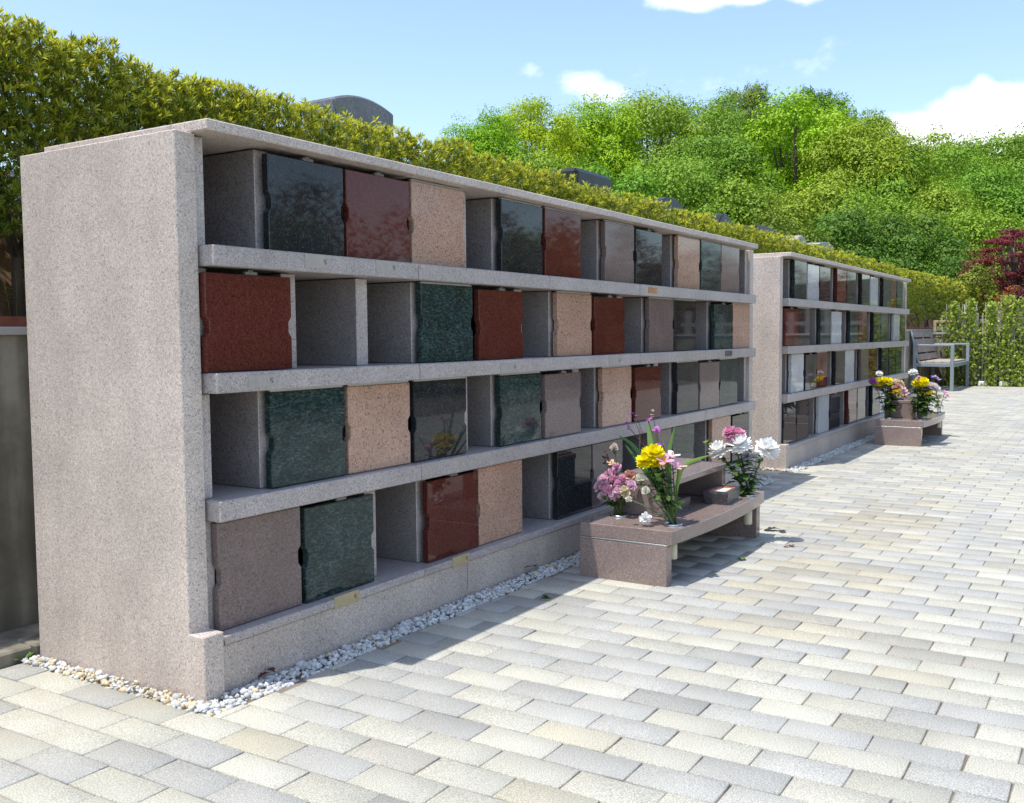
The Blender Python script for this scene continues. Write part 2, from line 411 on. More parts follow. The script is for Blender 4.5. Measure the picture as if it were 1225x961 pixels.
def pavers():
    PX, PY, GAP = .1005, .1945, .0030
    x_start = -.145
    rnd = random.Random(5)
    V = []; T = []
    for i in range(-42, 167):
        x0 = x_start + PX*i; x1 = x0 + PX
        off = -.003 + (PY/2 if i % 2 else 0)
        for j in range(-36, 6):
            y0 = off + PY*j; y1 = y0 + PY
            if i > 60 and y1 < -4.6: continue
            top = .70
            xm = (x0+x1)/2
            if -.05 < xm < 4.41 or 4.82 < xm < 9.29: top = -.078 + .006*math.sin(i*1.7)
            if xm > 9.29: top = .98
            if y0 >= top - .02: continue
            y1 = min(y1, top)
            if x1 > 16.58: continue
            cream = rnd.random() < .53
            if cream: c = np.array((.470,.457,.384))
            else: c = np.array((.402,.397,.362))
            c = c*rnd.uniform(.92, 1.06)
            u = rnd.random()
            if u < .05: c = c*np.array((.95,.92,.86))
            elif u < .07: c = c*.82
            d = math.hypot((xm-2.7)/1.6, ((y0+y1)/2+.95)/.25)
            if d < 1 and rnd.random() < .6: c = c*np.array((.96,.92,.85))
            jx, jy, jz = rnd.uniform(-.0012,.0012), rnd.uniform(-.0012,.0012), rnd.uniform(-.0009,.0009)
            tx, ty = rnd.uniform(-.008,.008), rnd.uniform(-.005,.005)
            a0, a1, b0, b1 = x0+GAP/2+jx, x1-GAP/2+jx, y0+GAP/2+jy, y1-GAP/2+jy
            cx, cy = (a0+a1)/2, (b0+b1)/2
            be = .0026
            wob = [rnd.uniform(-.0009,.0009) for _ in range(8)]
            def q(x, y, z): return (x + wob[int(abs(y)*997) % 8], y + wob[int(abs(x)*991) % 8], z + jz + (x-cx)*tx + (y-cy)*ty)
            V += [q(a0+be,b0+be,0),q(a1-be,b0+be,0),q(a1-be,b1-be,0),q(a0+be,b1-be,0),
                  q(a0,b0,-be),q(a1,b0,-be),q(a1,b1,-be),q(a0,b1,-be),
                  (a0,b0,-.014),(a1,b0,-.014),(a1,b1,-.014),(a0,b1,-.014)]
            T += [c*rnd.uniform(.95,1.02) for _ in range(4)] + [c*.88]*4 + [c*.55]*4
    n = len(V)//12
    pat = np.array([(0,1,2,3),(4,5,1,0),(5,6,2,1),(6,7,3,2),(7,4,0,3),(8,9,5,4),(9,10,6,5),(10,11,7,6),(11,8,4,7)])
    F = (np.arange(n)[:,None,None]*12 + pat[None]).reshape(-1,4)
    me = np_mesh('pavement', np.array(V), F, np.array(T))
    tag(link('pavement', me, M['paver']), kind='structure')
pavers()

# terrace that carries hedge and graves
prism('terrace', [(1.17,-.02),(1.17,.93),(1.24,.95),(1.45,1.28),(1.85,1.46),(16,1.55),(16,-.02)], 'x', -9, 30, M['earth'], None, 0)
tag(bpy.data.objects['terrace'], kind='structure')

def hill_h(x, y):
    d = (x+1.63)*.845 + (y+1.93)*.53
    return max(-.02, min(.9, (d-21)*.3)) + max(0, d-24)*.1 + .25*math.sin(x*.21)*math.sin(y*.17)
def hillside():
    V = []; F = []
    nx, ny = 46, 60
    for i in range(nx):
        for j in range(ny):
            x = 17 + i*2.0; y = -45 + j*2.0
            V.append((x, y, hill_h(x, y) - .05))
    for i in range(nx-1):
        for j in range(ny-1):
            F.append((i*ny+j, (i+1)*ny+j, (i+1)*ny+j+1, i*ny+j+1))
    tag(link('hillside', np_mesh('hillside', np.array(V), np.array(F), smooth=True), M['forest_floor']), kind='structure')
hillside()

# ------------------------------------------------------------------ retaining wall
rw = empty('retaining_wall', (-9, 1.0, 0), 'dark stained concrete retaining wall under the hedge', 'wall')
box('wall', 0, 38.9, 0, .16, -.02, .925, M['concrete'], tag(rw, kind='thing'), 0)
box('coping', 0, 38.9, -.012, .17, .926, .952, M['concrete_pale'], rw, .003)
box('edging', 0, 38.9, .06, .10, .953, .985, M['rust'], rw, .002)
kb = empty('kerb', (-9, .72, 0), 'low concrete kerb at the foot of the retaining wall', 'kerb')
for k in range(18):
    box('kerb_stone', .6*k, .6*k+.594, 0, .10, -.02, .035, M['concrete'], kb, .006)
box('gutter', 0, 10.8, .104, .275, -.02, .012, M['concrete'], kb, 0)

# ------------------------------------------------------------------ niche walls
LEN = 4.34
ROWZ = [(1.145, 1.420), (.8235, 1.093), (.4985, .772), (.153, .4445)]
DOORNAME = {'K': 'polished black granite door', 'R': 'polished deep red granite door', 'P': 'salmon pink speckled granite door',
            'G': 'dark green veined granite door', 'B': 'brown grey granite door', 'W': 'pale grey granite door'}
WALL1 = [
 [('K',.290,1),('R',.601,1),('P',.920,0),('K',1.452,0),('R',1.772,0),('B',2.300,0),('K',2.609,1),('P',3.123,0),('G',3.444,0),('B',3.752,0)],
 [('R',.068,1),('G',.963,0),('R',1.293,1),('P',1.870,0),('R',2.187,1),('B',2.769,0),('K',3.072,0),('G',3.635,1),('P',3.950,0)],
 [('G',.283,0),('P',.598,0),('K',.917,0),('G',1.436,0),('B',1.758,1),('P',2.269,0),('R',2.600,1),('K',3.116,0),('B',3.420,1),('G',3.737,0)],
 [('B',.090,0),('G',.401,1),('R',.977,1),('P',1.287,0),('K',1.865,0),('B',2.172,0),('B',2.745,0),('G',3.054,0),('P',3.623,0),('K',3.937,1)]]
WALL2 = [
 [('G',.29,0),('W',.605,1),('K',.92,1),('R',1.455,0),('G',1.77,0),('K',2.29,0),('W',2.60,1),('K',3.15,0),('R',3.46,0),('G',3.78,0)],
 [('R',.08,1),('K',.39,0),('G',.98,0),('W',1.29,1),('G',1.89,0),('R',2.20,0),('K',2.77,0),('G',3.08,0),('W',3.66,0),('K',3.96,0)],
 [('W',.245,0),('K',.57,1),('R',.89,0),('K',1.44,0),('W',1.75,0),('B',2.30,0),('R',2.61,0),('K',3.14,0),('K',3.46,0),('G',3.78,0)],
 [('K',.075,0),('K',.385,0),('W',.96,0),('K',1.27,1),('R',1.87,0),('B',2.19,0),('G',2.77,0),('W',3.08,0),('K',3.66,0),('R',3.97,0)]]

def door_poly(w, h, rnd):
    n0 = h*rnd.uniform(.34,.42); n1 = n0 + h*.22; d = .011
    return [(0,0),(w,0),(w,n0),(w-d,n0+.014),(w-d,n1-.014),(w,n1),(w,h),(0,h),(0,n1),(d,n1-.014),(d,n0+.014),(0,n0)]

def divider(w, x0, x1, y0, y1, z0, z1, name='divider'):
    # niche shade put into the darker colour of the sides; honed front edge
    o = box(name, x0, x1, y0, y1, z0, z1, M['niche_shade_granite'], w, .002)
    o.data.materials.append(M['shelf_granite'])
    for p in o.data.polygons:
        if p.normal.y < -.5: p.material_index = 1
    return o
def plaque(parent, x0, x1, z0, z1, y, mat, ink='ink'):
    mb = MB()
    mb.box(x0, x1, y-.002, y+.004, z0, z1, 0)
    zc = (z0+z1)/2; xr = x1 - .016
    # the small engraved character near the right-hand end
    for (a, b, c, d) in [(-.006,.006,.005,.0064),(-.006,-.0046,-.002,.0064),(-.001,.0006,-.008,.003),(-.001,.006,-.0042,-.0028)]:
        mb.box(xr+a, xr+b, y-.0026, y-.001, zc+c, zc+d, 1)
    return mb.build('plaque', None, parent, mats=[mat, M[ink]])

def niche_wall(x0, rows, plaques, label, seed):
    rnd = random.Random(seed)
    w = tag(empty('columbarium', (x0, 0, 0), label, 'niche wall', 'granite niche walls'), kind='thing')
    Lp = [(0,-.02),(.698,-.02),(.698,1.42),(.054,1.42),(.054,.169),(0,.169)]
    prism('end_panel', Lp, 'x', 0, .0634, M['wall_granite'], w, .0025)
    prism('end_panel', Lp, 'x', LEN-.0634, LEN, M['wall_granite'], w, .0025)
    box('back_panel', .066, LEN-.066, .45, .69, -.02, 1.418, M['wall_granite'], w, 0)
    shelves = {}
    for k in range(5):
        a = .07 + .84*k; b = a + .84
        box('cap_stone', a-.02+.0016, b-.02-.0016, -.005, .665, 1.4215, 1.4485, M['wall_granite'], w, .003)
        for zi, (z0, z1) in enumerate([(1.093,1.145),(.772,.8235),(.4445,.4985)]):
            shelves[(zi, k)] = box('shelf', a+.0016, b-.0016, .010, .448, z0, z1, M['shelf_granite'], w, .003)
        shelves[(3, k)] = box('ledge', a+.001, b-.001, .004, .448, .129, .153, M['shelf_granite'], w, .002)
    bj = [.0665, 1.165, 2.17, 3.17, LEN-.0655]
    for a, b in zip(bj[:-1], bj[1:]):
        box('base_panel', a+.002, b-.002, .010, .446, -.02, .1275, M['wall_granite'], w, .002)
    for r, (zb, zt) in enumerate(ROWZ):
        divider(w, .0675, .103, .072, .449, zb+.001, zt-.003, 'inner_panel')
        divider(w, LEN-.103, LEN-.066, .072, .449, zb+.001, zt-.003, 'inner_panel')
        L = rows[r]
        prev_end = .07
        for i, (k, x, gap) in enumerate(L):
            wd = .299
            if i+1 < len(L): wd = min(wd, L[i+1][1]-x-.006)
            wd = min(wd, 4.262-x)
            if x - prev_end > .1:
                dx = x - .008
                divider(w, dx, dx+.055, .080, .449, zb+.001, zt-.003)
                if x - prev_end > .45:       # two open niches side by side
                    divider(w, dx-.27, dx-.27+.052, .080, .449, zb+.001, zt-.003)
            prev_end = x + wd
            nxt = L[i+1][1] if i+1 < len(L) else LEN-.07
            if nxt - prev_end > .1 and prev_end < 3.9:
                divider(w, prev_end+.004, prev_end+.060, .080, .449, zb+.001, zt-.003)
            h = zt - zb - (.016 if gap else .008) - .002
            yf = .038 + (0 if gap else .005) + rnd.uniform(-.001,.001)
            d = prism('door', door_poly(wd, h, rnd), 'y', 0, .024, M[k], w, .0022)
            d.location = (x, yf, zb+.002)
            d['label'] = DOORNAME[k]
            if gap:
                c = MB(); c.box(wd*.46, wd*.60, .004, .016, h+.0005, h+.008); c.box(wd*.50, wd*.56, .006, .012, h+.008, h+.0125)
                c.build('clip', M['clip'], d)
            else:
                c = MB(); c.box(.004, wd-.004, .003, .012, h+.0005, h+.006); c.build('strip', M['alu'], d)
    for (zi, xa, xb, za, zb_, mk, ik) in plaques:
        k = min(4, int(((xa+xb)/2-.07)/.84))
        plaque(shelves[(zi, k)], xa, xb, za, zb_, .010 if zi < 3 else .004, M[mk], ik)
    return w

PL1 = [(0,.393,.490,1.105,1.143,'pewter','ink'),(0,.696,.798,1.105,1.143,'pewter','ink'),(1,.175,.274,.782,.815,'pewter','ink'),
       (3,.477,.584,.126,.160,'brass','ink'),(3,1.065,1.164,.126,.160,'brass','ink'),(1,1.386,1.50,.781,.811,'pewter','ink'),
       (1,2.267,2.384,.781,.813,'pewter','ink'),(0,2.682,2.784,1.107,1.134,'copper','pale_ink'),(1,3.73,3.841,.784,.815,'dark_stone','ink')]
niche_wall(0, WALL1, PL1, 'large grey granite niche wall nearest the camera, blank end panel facing us', 3)
niche_wall(4.885, WALL2, [(1,2.3,2.36,.785,.812,'pewter','ink')], 'farther granite niche wall with many white and black doors, beyond the near one', 4)

# ------------------------------------------------------------------ gravel strips
def pebbles(name, rects, label, n_per_m2, seed):
    rng = np.random.default_rng(seed)
    t = (1+5**.5)/2
    iv = np.array([(-1,t,0),(1,t,0),(-1,-t,0),(1,-t,0),(0,-1,t),(0,1,t),(0,-1,-t),(0,1,-t),(t,0,-1),(t,0,1),(-t,0,-1),(-t,0,1)], float)/1.9
    fi = np.array([(0,11,5),(0,5,1),(0,1,7),(0,7,10),(0,10,11),(1,5,9),(5,11,4),(11,10,2),(10,7,6),(7,1,8),(3,9,4),(3,4,2),(3,2,6),(3,6,8),(3,8,9),(4,9,5),(2,4,11),(6,2,10),(8,6,7),(9,8,1)])
    VV = []; TT = []
    for (x0, x1, y0, y1, warm, hh) in rects:
        n = int((x1-x0)*(y1-y0)*n_per_m2)
        px = rng.uniform(x0, x1, n); py = rng.uniform(y0, y1, n)
        r = rng.uniform(.0045, .0115, n)*np.where(rng.random(n) < .08, 1.35, 1)
        ey = np.minimum(py-y0, y1-py+.03)/.03
        pz = -.006 + rng.uniform(0, 1, n)*hh*np.clip(ey, .25, 1)
        v = iv[None]*rng.uniform(.6, 1.3, (n,12,1))*rng.uniform(.55,1.25,(n,1,3))*r[:,None,None]
        q = rng.normal(size=(n,4)); q /= np.linalg.norm(q,axis=1,keepdims=True)
        w_,x_,y_,z_ = q.T
        Rm = np.stack([1-2*(y_*y_+z_*z_),2*(x_*y_-z_*w_),2*(x_*z_+y_*w_),2*(x_*y_+z_*w_),1-2*(x_*x_+z_*z_),2*(y_*z_-x_*w_),2*(x_*z_-y_*w_),2*(y_*z_+x_*w_),1-2*(x_*x_+y_*y_)],1).reshape(n,3,3)
        v = np.einsum('nij,nkj->nki', Rm, v)
        v[...,2] *= .8
        v += np.stack([px,py,pz],1)[:,None]
        c = np.array((.64,.64,.62))*rng.uniform(.68,1.12,(n,1))
        wm = rng.random(n) < warm
        c[wm] *= np.array((1,.82,.55))
        VV.append(v.reshape(-1,3)); TT.append(np.repeat(c,12,axis=0))
    V = np.concatenate(VV); n = len(V)//12
    F = (np.arange(n)[:,None,None]*12 + fi[None]).reshape(-1,3)
    o = link(name, np_mesh(name, V, F, np.concatenate(TT)), M['pebble'])
    tag(o, label, 'gravel', kind='stuff')
pebbles('gravel', [(-.05,4.40,-.074,-.001,.06,.015),(-.052,-.001,-.06,.70,.45,.014),(4.341,4.42,-.06,.3,.2,.012)], 'white crushed gravel strip along the foot of the near niche wall', 13500, 1)
pebbles('gravel', [(4.83,9.28,-.072,-.001,.06,.014),(4.83,4.884,-.05,.70,.4,.012)], 'white crushed gravel strip along the foot of the farther niche wall', 10500, 2)

# ------------------------------------------------------------------ offering tables
def ring(mb, c, r0, r1, z0, z1, n=28, mi=0):
    vs = []; fs = []
    for k in range(n):
        t = 2*math.pi*k/n; cs, sn = math.cos(t), math.sin(t)
        vs += [(c[0]+r1*cs,c[1]+r1*sn,z0),(c[0]+r1*cs,c[1]+r1*sn,z1-.002),(c[0]+(r1-.002)*cs,c[1]+(r1-.002)*sn,z1),(c[0]+r0*cs,c[1]+r0*sn,z1-.001),(c[0]+r0*cs,c[1]+r0*sn,z0)]
    for k in range(n):
        a = 5*k; b = 5*((k+1) % n)
        for j in range(4): fs.append((a+j, b+j, b+j+1, a+j+1))
    mb.add(vs, fs, mi, True)

def table(x0, label, with_plate=True):
    t = empty('offering_table', (x0, 0, 0), label, 'offering table', 'brown granite offering tables')
    xe = 1.055
    arc = []
    for k in range(17):
        x = xe*k/16
        arc.append((x, -.553 - .030*(1-((x-xe/2)/(xe/2))**2)))
    poly = [(0,-.182)] + arc + [(xe,-.182)]
    prism('table_top', poly, 'z', .154, .206, M['table_granite'], t, .0025)
    for xa in (0.0, xe-.048):
        lg = box('leg', xa, xa+.048, -.534, -.180, -.015, .146, M['table_granite'], t, .002)
        box('trim', xa+.0005, xa+.0475, -.531, -.183, .1465, .1535, M['metal'], t, .0005)
    # stone hood in the middle of the table
    for xa in (.240, .802):
        box('hood_side', xa, xa+.036, -.450, -.205, .2065, .3255, M['table_granite'], t, .002)
    box('hood_back', .277, .801, -.224, -.206, .2065, .325, M['table_granite'], t, .002)
    box('hood_top', .238, .840, -.452, -.200, .326, .352, M['table_granite'], t, .003)
    box('name_slab', .33, .835, -.34, -.22, .3525, .362, M['table_granite'], t, .002)
    return t

def vase(x, y, label, group):
    v = empty('flower_vase', (x, y, .206), label, 'vase', group)
    mb = MB(); ring(mb, (0,0), .024, .037, .0008, .0065); mb.build('rim', M['metal'], v)
    mb = MB(); n = 20
    for k in range(n):
        pass
    mb.tube([(0,0,-.052),(0,0,-.125),(0,0,-.128)], [.0185,.0185,.016], 20)
    mb.build('tube', M['pvc'], v)
    mb = MB(); mb.tube([(0,0,.0003),(0,0,.0012)], [.025,.025], 20); mb.build('dark_disc', M['joint'], v)  # flat dark disc filling the vase mouth
    return v

def censer(x, y, sx, sy, h, rz, label):
    c = empty('incense_burner', (x, y, .2065), label, 'incense burner', 'stone incense burners on the near table'); c.rotation_euler = (0,0,rz)
    # tapered open stone box
    mb = MB(); a = 1.0; tb = .90; wl = .010
    def rect(k, z, inset=0): return [(-sx/2*k+inset,-sy/2*k+inset,z),(sx/2*k-inset,-sy/2*k+inset,z),(sx/2*k-inset,sy/2*k-inset,z),(-sx/2*k+inset,sy/2*k-inset,z)]
    vs = rect(tb,0)+rect(a,h*.8)+rect(a,h)+rect(a,h,wl)+rect(a,h-.022,wl)
    fs = [(3,2,1,0)]
    for l in range(4):
        for k in range(4): fs.append((4*l+k,4*l+(k+1)%4,4*l+4+(k+1)%4,4*l+4+k))
    fs.append((16,17,18,19))
    mb.add(vs, fs); mb.build('box', M['dark_stone'], c)
    mb = MB(); i = wl+.0015
    vs = rect(a,h-.020,i)+rect(a,h-.003,i)+rect(a,h-.003,i+.010)+rect(a,h-.010,i+.012)
    fs = []
    for l in range(3):
        for k in range(4): fs.append((4*l+k,4*l+(k+1)%4,4*l+4+(k+1)%4,4*l+4+k))
    mb.add(vs, fs); mb.build('liner', M['terracotta'], c)
    mb = MB(); mb.add(rect(a,h-.008,i+.011), [(0,1,2,3)]); mb.build('ash', M['ash'], c)
    return c

table(1.635, 'low brown granite offering table in front of the near niche wall')
TX = 5.07
table(1.635+TX, 'farther brown granite offering table crowded with flowers beside the second wall')
V1, V2, V3 = (1.825,-.254), (1.757,-.505), (2.545,-.527)
g1 = 'steel rimmed flower vases'
vase(*V1, 'vase holding pink flowers at the rear corner of the near table', g1)
vase(*V2, 'vase with long leaves and yellow bloom at the front corner of the near table', g1)
vase(*V3, 'vase of white chrysanthemums at the far end of the near table', g1)
W1, W2, W3 = (V1[0]+TX,V1[1]), (V2[0]+TX,V2[1]), (7.604,-.527)
vase(*W1, 'rear corner vase on the farther table, beside the niche doors', g1)
vase(*W2, 'front corner vase on the farther table, nearest the paving', g1)
vase(*W3, 'far end vase on the farther table, towards the bench', g1)
censer(2.335, -.485, .185, .105, .055, R(4), 'dark stone incense burner with orange liner and ash, out in front of the hood')
censer(2.02, -.385, .165, .10, .050, R(-2), 'darker incense burner half hidden inside the stone hood')

# ------------------------------------------------------------------ flowers
def petal(mb, o, d, upv, L, w, cup, tint, mi=0):
    d = d.normalized(); s = d.cross(upv)
    if s.length < 1e-4: s = d.cross(Vector((1,0,0)))
    s.normalize(); n = s.cross(d)
    pts = [(0,.25),(.45,1.0),(.8,.95),(1.0,.35)]
    vs = []
    for t, ww in pts:
        c = o + d*L*t + n*cup*L*t*t
        vs += [c - s*w*ww*.5 + n*cup*w*.3, c + s*w*ww*.5 + n*cup*w*.3]
    mb.add(vs, [(0,1,3,2),(2,3,5,4),(4,5,7,6)], mi, True, tint)

def vary(c, rnd, a=.12):
    k = rnd.uniform(1-a, 1+a*.5)
    return tuple(min(.95, x*k) for x in c)

def bl_mum(mb, o, ax, Rr, col, rnd, core=None):
    q = ax.to_track_quat('Z', 'Y')
    for li, (e, n, l, cu) in enumerate([(-18,24,1.0,.18),(4,24,1.0,.3),(24,20,.9,.42),(44,16,.75,.55),(64,11,.55,.6),(82,6,.4,.5)]):
        for k in range(n):
            az = 2*math.pi*(k+rnd.random()*.6)/n + li*.4; ee = R(e + rnd.uniform(-8,8))
            d = q @ Vector((math.cos(az)*math.cos(ee), math.sin(az)*math.cos(ee), math.sin(ee)))
            c = core if (core and e > 60) else col
            petal(mb, o + d*Rr*.06, d, q @ Vector((0,0,1)), Rr*l*rnd.uniform(.88,1.1), Rr*.34, cu, vary(c, rnd, .08))

def bl_puff(mb, o, ax, Rr, col, rnd, n=42):
    q = ax.to_track_quat('Z', 'Y')
    for k in range(n):
        z = rnd.uniform(-.35, 1); a = rnd.uniform(0, 6.283); s = math.sqrt(max(0, 1-z*z))
        d = q @ Vector((s*math.cos(a), s*math.sin(a), z))
        u = Vector((rnd.uniform(-1,1), rnd.uniform(-1,1), rnd.uniform(-1,1)))
        petal(mb, o + d*Rr*.2, d, u, Rr*rnd.uniform(.6,.95), Rr*.75, rnd.uniform(-.2,.4), vary(col, rnd, .2))

def bl_open(mb, o, ax, Rr, col, rnd, n=6, core=(.55,.45,.06)):
    q = ax.to_track_quat('Z', 'Y')
    for k in range(n):
        a = 2*math.pi*k/n + rnd.uniform(-.15,.15); e = R(38 if k % 2 else 22)
        d = q @ Vector((math.cos(a)*math.cos(e), math.sin(a)*math.cos(e), math.sin(e)))
        petal(mb, o, d, q @ Vector((0,0,1)), Rr, Rr*.62, -.18, vary(col, rnd))
    for k in range(5):
        d = q @ Vector((rnd.uniform(-.3,.3), rnd.uniform(-.3,.3), 1))
        petal(mb, o, d, Vector((1,0,0)), Rr*.5, Rr*.08, 0, core)

GRN = [(.055,.12,.022), (.04,.085,.02), (.09,.16,.035)]
def stem_path(b, h, rnd, sag=0.0):
    b = Vector(b); h = Vector(h)
    m = b.lerp(h, .5) + Vector((rnd.uniform(-.008,.008), rnd.uniform(-.008,.008), (h-b).length*.10*(1 if sag == 0 else sag)))
    pts = []
    for k in range(9):
        t = k/8
        pts.append(b*(1-t)**2 + m*2*t*(1-t) + h*t*t)
    return pts

def lobed_leaf(mb, o, d, L, rnd, tint):
    d = d.normalized(); s = d.cross(Vector((0,0,1)))
    if s.length < 1e-3: s = Vector((1,0,0))
    s.normalize(); n = s.cross(d)
    prof = [(0,.06),(.2,.25),(.32,.72),(.44,.45),(.58,.85),(.70,.42),(.82,.5),(1,.03)]
    vs = []
    for t, w in prof:
        c = o + d*L*t - Vector((0,0,1))*L*.35*t*t
        vs += [c - s*L*.36*w + n*L*.08*w, c, c + s*L*.36*w + n*L*.08*w]
    fs = []
    for k in range(len(prof)-1):
        fs += [(3*k,3*k+1,3*k+4,3*k+3),(3*k+1,3*k+2,3*k+5,3*k+4)]
    mb.add(vs, fs, 0, True, tint)

def blade(mb, pts, w, tint):
    pts = [Vector(p) for p in pts]
    vs = []; n = len(pts)
    for i, p in enumerate(pts):
        d = (pts[min(i+1,n-1)] - pts[max(i-1,0)]).normalized()
        s = d.cross(Vector((.845,.53,-.1))); s.normalize()
        t = i/(n-1); ww = w*min(1, .12+t*1.7)*(1-t**3)**.8
        nn = s.cross(d)
        vs += [p - s*ww*.5 + nn*ww*.14, p, p + s*ww*.5 + nn*ww*.14]
    fs = []
    for k in range(n-1): fs += [(3*k,3*k+1,3*k+4,3*k+3),(3*k+1,3*k+2,3*k+5,3*k+4)]
    mb.add(vs, fs, 0, True, tint)

FS = [100]
def flower(name, base, heads, kind, col, size, label, cat, group=None, nleaf=0, leafL=.05, sag=0, core=None, stemr=.0022, stemc=(.10,.16,.045), lift=(0,0,1), leafspan=(.25,.9), pts_extra=None):
    FS[0] += 1; rnd = random.Random(FS[0])
    bz = .2085
    e = empty(name, (base[0], base[1], bz), label, cat, group)
    o0 = Vector((base[0], base[1], bz))
    bx_ = Vector((rnd.uniform(-.014,.014), rnd.uniform(-.014,.014), 0))
    heads = [Vector(h)-o0 for h in heads]
    main = heads[0]
    path = stem_path(bx_, main, rnd, sag)
    st = MB(); st.tube(path, [stemr*1.2]*5+[stemr]*4, 6, 0, stemc)
    for h in heads[1:]:
        j = path[4+rnd.randrange(2)]
        st.tube(stem_path(j, h, rnd, .5), stemr*.7, 5, 0, stemc)
    st.build('stem', M['plant'], e, True)
    for i, h in enumerate(heads):
        prev_ = path[-2] if i == 0 else path[5]
        ax = (h - prev_).normalized() + Vector(lift)*.6 + Vector((-.35,-.35,0)) + Vector((rnd.uniform(-.25,.25), rnd.uniform(-.25,.25), 0))
        ax.normalize()
        mb = MB(); sz = size*rnd.uniform(.9,1.1)
        if kind == 'mum': bl_mum(mb, h, ax, sz, col, rnd, core)
        elif kind == 'puff': bl_puff(mb, h, ax, sz, col, rnd)
        elif kind == 'open': bl_open(mb, h, ax, sz, col, rnd)
        elif kind == 'cluster':
            for q in range(5):
                a = 6.283*q/5 + rnd.random(); oo = h + Vector((math.cos(a), math.sin(a), rnd.uniform(-.5,.6)))*sz*.62
                bl_mum_small(mb, oo, (ax + (oo-h)*14).normalized(), sz*.62, col, rnd, core)
        elif kind == 'floret':
            for q in range(4):
                oo = h + Vector((rnd.uniform(-1,1), rnd.uniform(-1,1), rnd.uniform(-1,1)))*sz*.8
                bl_open(mb, oo, ax, sz*.7, col, rnd, 5, col)
        mb.build('blossom', M['petal'], e, True)
        if kind in ('puff',):   # green calyx under a carnation
            cb = MB(); cb.tube([h - ax*sz*1.3, h - ax*sz*.6, h], [sz*.22, sz*.42, sz*.5], 7, 0, (.12,.20,.06)); cb.build('calyx', M['plant'], e, True)
    if nleaf:
        lf = MB()
        for k in range(nleaf):
            t = rnd.uniform(*leafspan); p = path[min(8, int(t*8))]
            a = rnd.uniform(0, 6.283)
            lobed_leaf(lf, p, Vector((math.cos(a), math.sin(a), rnd.uniform(-.1,.8))), leafL*rnd.uniform(.7,1.25), rnd, vary(rnd.choice(GRN), rnd, .25))
        lf.build('foliage', M['plant'], e, True)
    return e

def bl_mum_small(mb, o, ax, Rr, col, rnd, core=None):
    q = ax.to_track_quat('Z', 'Y')
    for li, (e, n, l) in enumerate([(5,14,1.0),(30,11,.85),(60,7,.6)]):
        for k in range(n):
            az = 2*math.pi*(k+rnd.random()*.5)/n + li; ee = R(e)
            d = q @ Vector((math.cos(az)*math.cos(ee), math.sin(az)*math.cos(ee), math.sin(ee)))
            petal(mb, o, d, q @ Vector((0,0,1)), Rr*l, Rr*.34, .2, vary(core if core and li == 2 else col, rnd))

WH = (.95,.95,.92); YE = (.95,.83,.012); PK = (.86,.50,.66); LP = (.78,.50,.60); SA = (.72,.40,.32); CR = (.80,.72,.50); PU = (.42,.10,.42); LIL = (.86,.62,.74); DKP = (.10,.035,.05)
# --- near table, rear vase
def F(*a, **k): return flower(*a, **k)
gp = 'pink carnation sprays in the rear vase'
P1 = [(1.799,-.196,.344),(1.79,-.223,.314),(1.830,-.239,.392),(1.785,-.270,.311),(1.843,-.206,.364),(1.794,-.194,.287),(1.793,-.249,.288),(1.814,-.274,.356)]
F('pink_carnation', V1, P1[0:2]+[(1.79,-.205,.330)], 'puff', PK, .021, 'mauve pink spray carnations on the outer left of the rear vase', 'flower', None, 0, stemc=(.16,.15,.06))
F('pink_carnation', V1, [P1[2], P1[4], (1.822,-.225,.375)], 'puff', PK, .021, 'tallest mauve pink spray carnations in the rear vase', 'flower', None, 3, .03, stemc=(.16,.15,.06))
F('pink_carnation', V1, [P1[3], P1[6], P1[5]], 'puff', LIL, .020, 'lowest pale mauve spray carnations in the rear vase', 'flower', None, 0, stemc=(.16,.15,.06))
F('pink_carnation', V1, [P1[7], (1.80,-.262,.335)], 'puff', PK, .020, 'small mauve pink carnations at the middle of the rear vase', 'flower', None, 2, .03, stemc=(.16,.15,.06))
F('salmon_carnation', V1, [(1.830,-.298,.364)], 'puff', SA, .026, 'salmon carnation at the right of the rear vase', 'flower', None, 2, .03)
F('pink_carnation', V1, [(1.803,-.317,.330),(1.812,-.306,.338)], 'puff', LIL, .020, 'pale pink carnation beside the cream one, right of the rear vase', 'flower')
F('cream_carnation', V1, [(1.779,-.300,.310)], 'puff', CR, .025, 'cream carnation low at the front of the rear vase', 'flower')
F('peach_lily', V1, [(1.839,-.213,.406)], 'open', (.80,.55,.34), .026, 'peach coloured bloom high in the rear vase', 'flower', None, 3, .04)
F('cream_bloom', V1, [(1.858,-.217,.466)], 'puff', (.82,.74,.66), .019, 'cream white bloom topping the rear vase', 'flower', None, 10, .035, leafspan=(.5,.95), stemc=(.13,.11,.06))
F('dark_seed_stalk', V1, [(1.848,-.185,.445),(1.840,-.178,.430),(1.852,-.192,.425),(1.842,-.185,.405)], 'floret', DKP, .010, 'dark dried flower stalk at the upper left of the rear vase', 'flower', None, 8, .03, leafspan=(.4,.9), stemc=(.11,.08,.05))
F('pink_carnation', V1, [(1.812,-.235,.350),(1.805,-.215,.365),(1.80,-.25,.300),(1.815,-.262,.335)], 'puff', (.80,.46,.60), .021, 'mauve pink carnations massed in the heart of the rear vase', 'flower', None, 5, .035, stemc=(.16,.15,.06))
F('pink_carnation', V1, [(1.84,-.255,.345),(1.835,-.275,.335),(1.825,-.28,.31)], 'puff', (.82,.52,.50), .020, 'dusty salmon spray carnations behind the pink mass of the rear vase', 'flower', None, 6, .035, stemc=(.18,.14,.06))
F('leafy_stem', V1, [(1.835,-.19,.30)], 'floret', (.06,.12,.03), .008, 'dark leaves hanging at the back left of the rear vase', 'stem', None, 14, .055, leafspan=(.3,1))
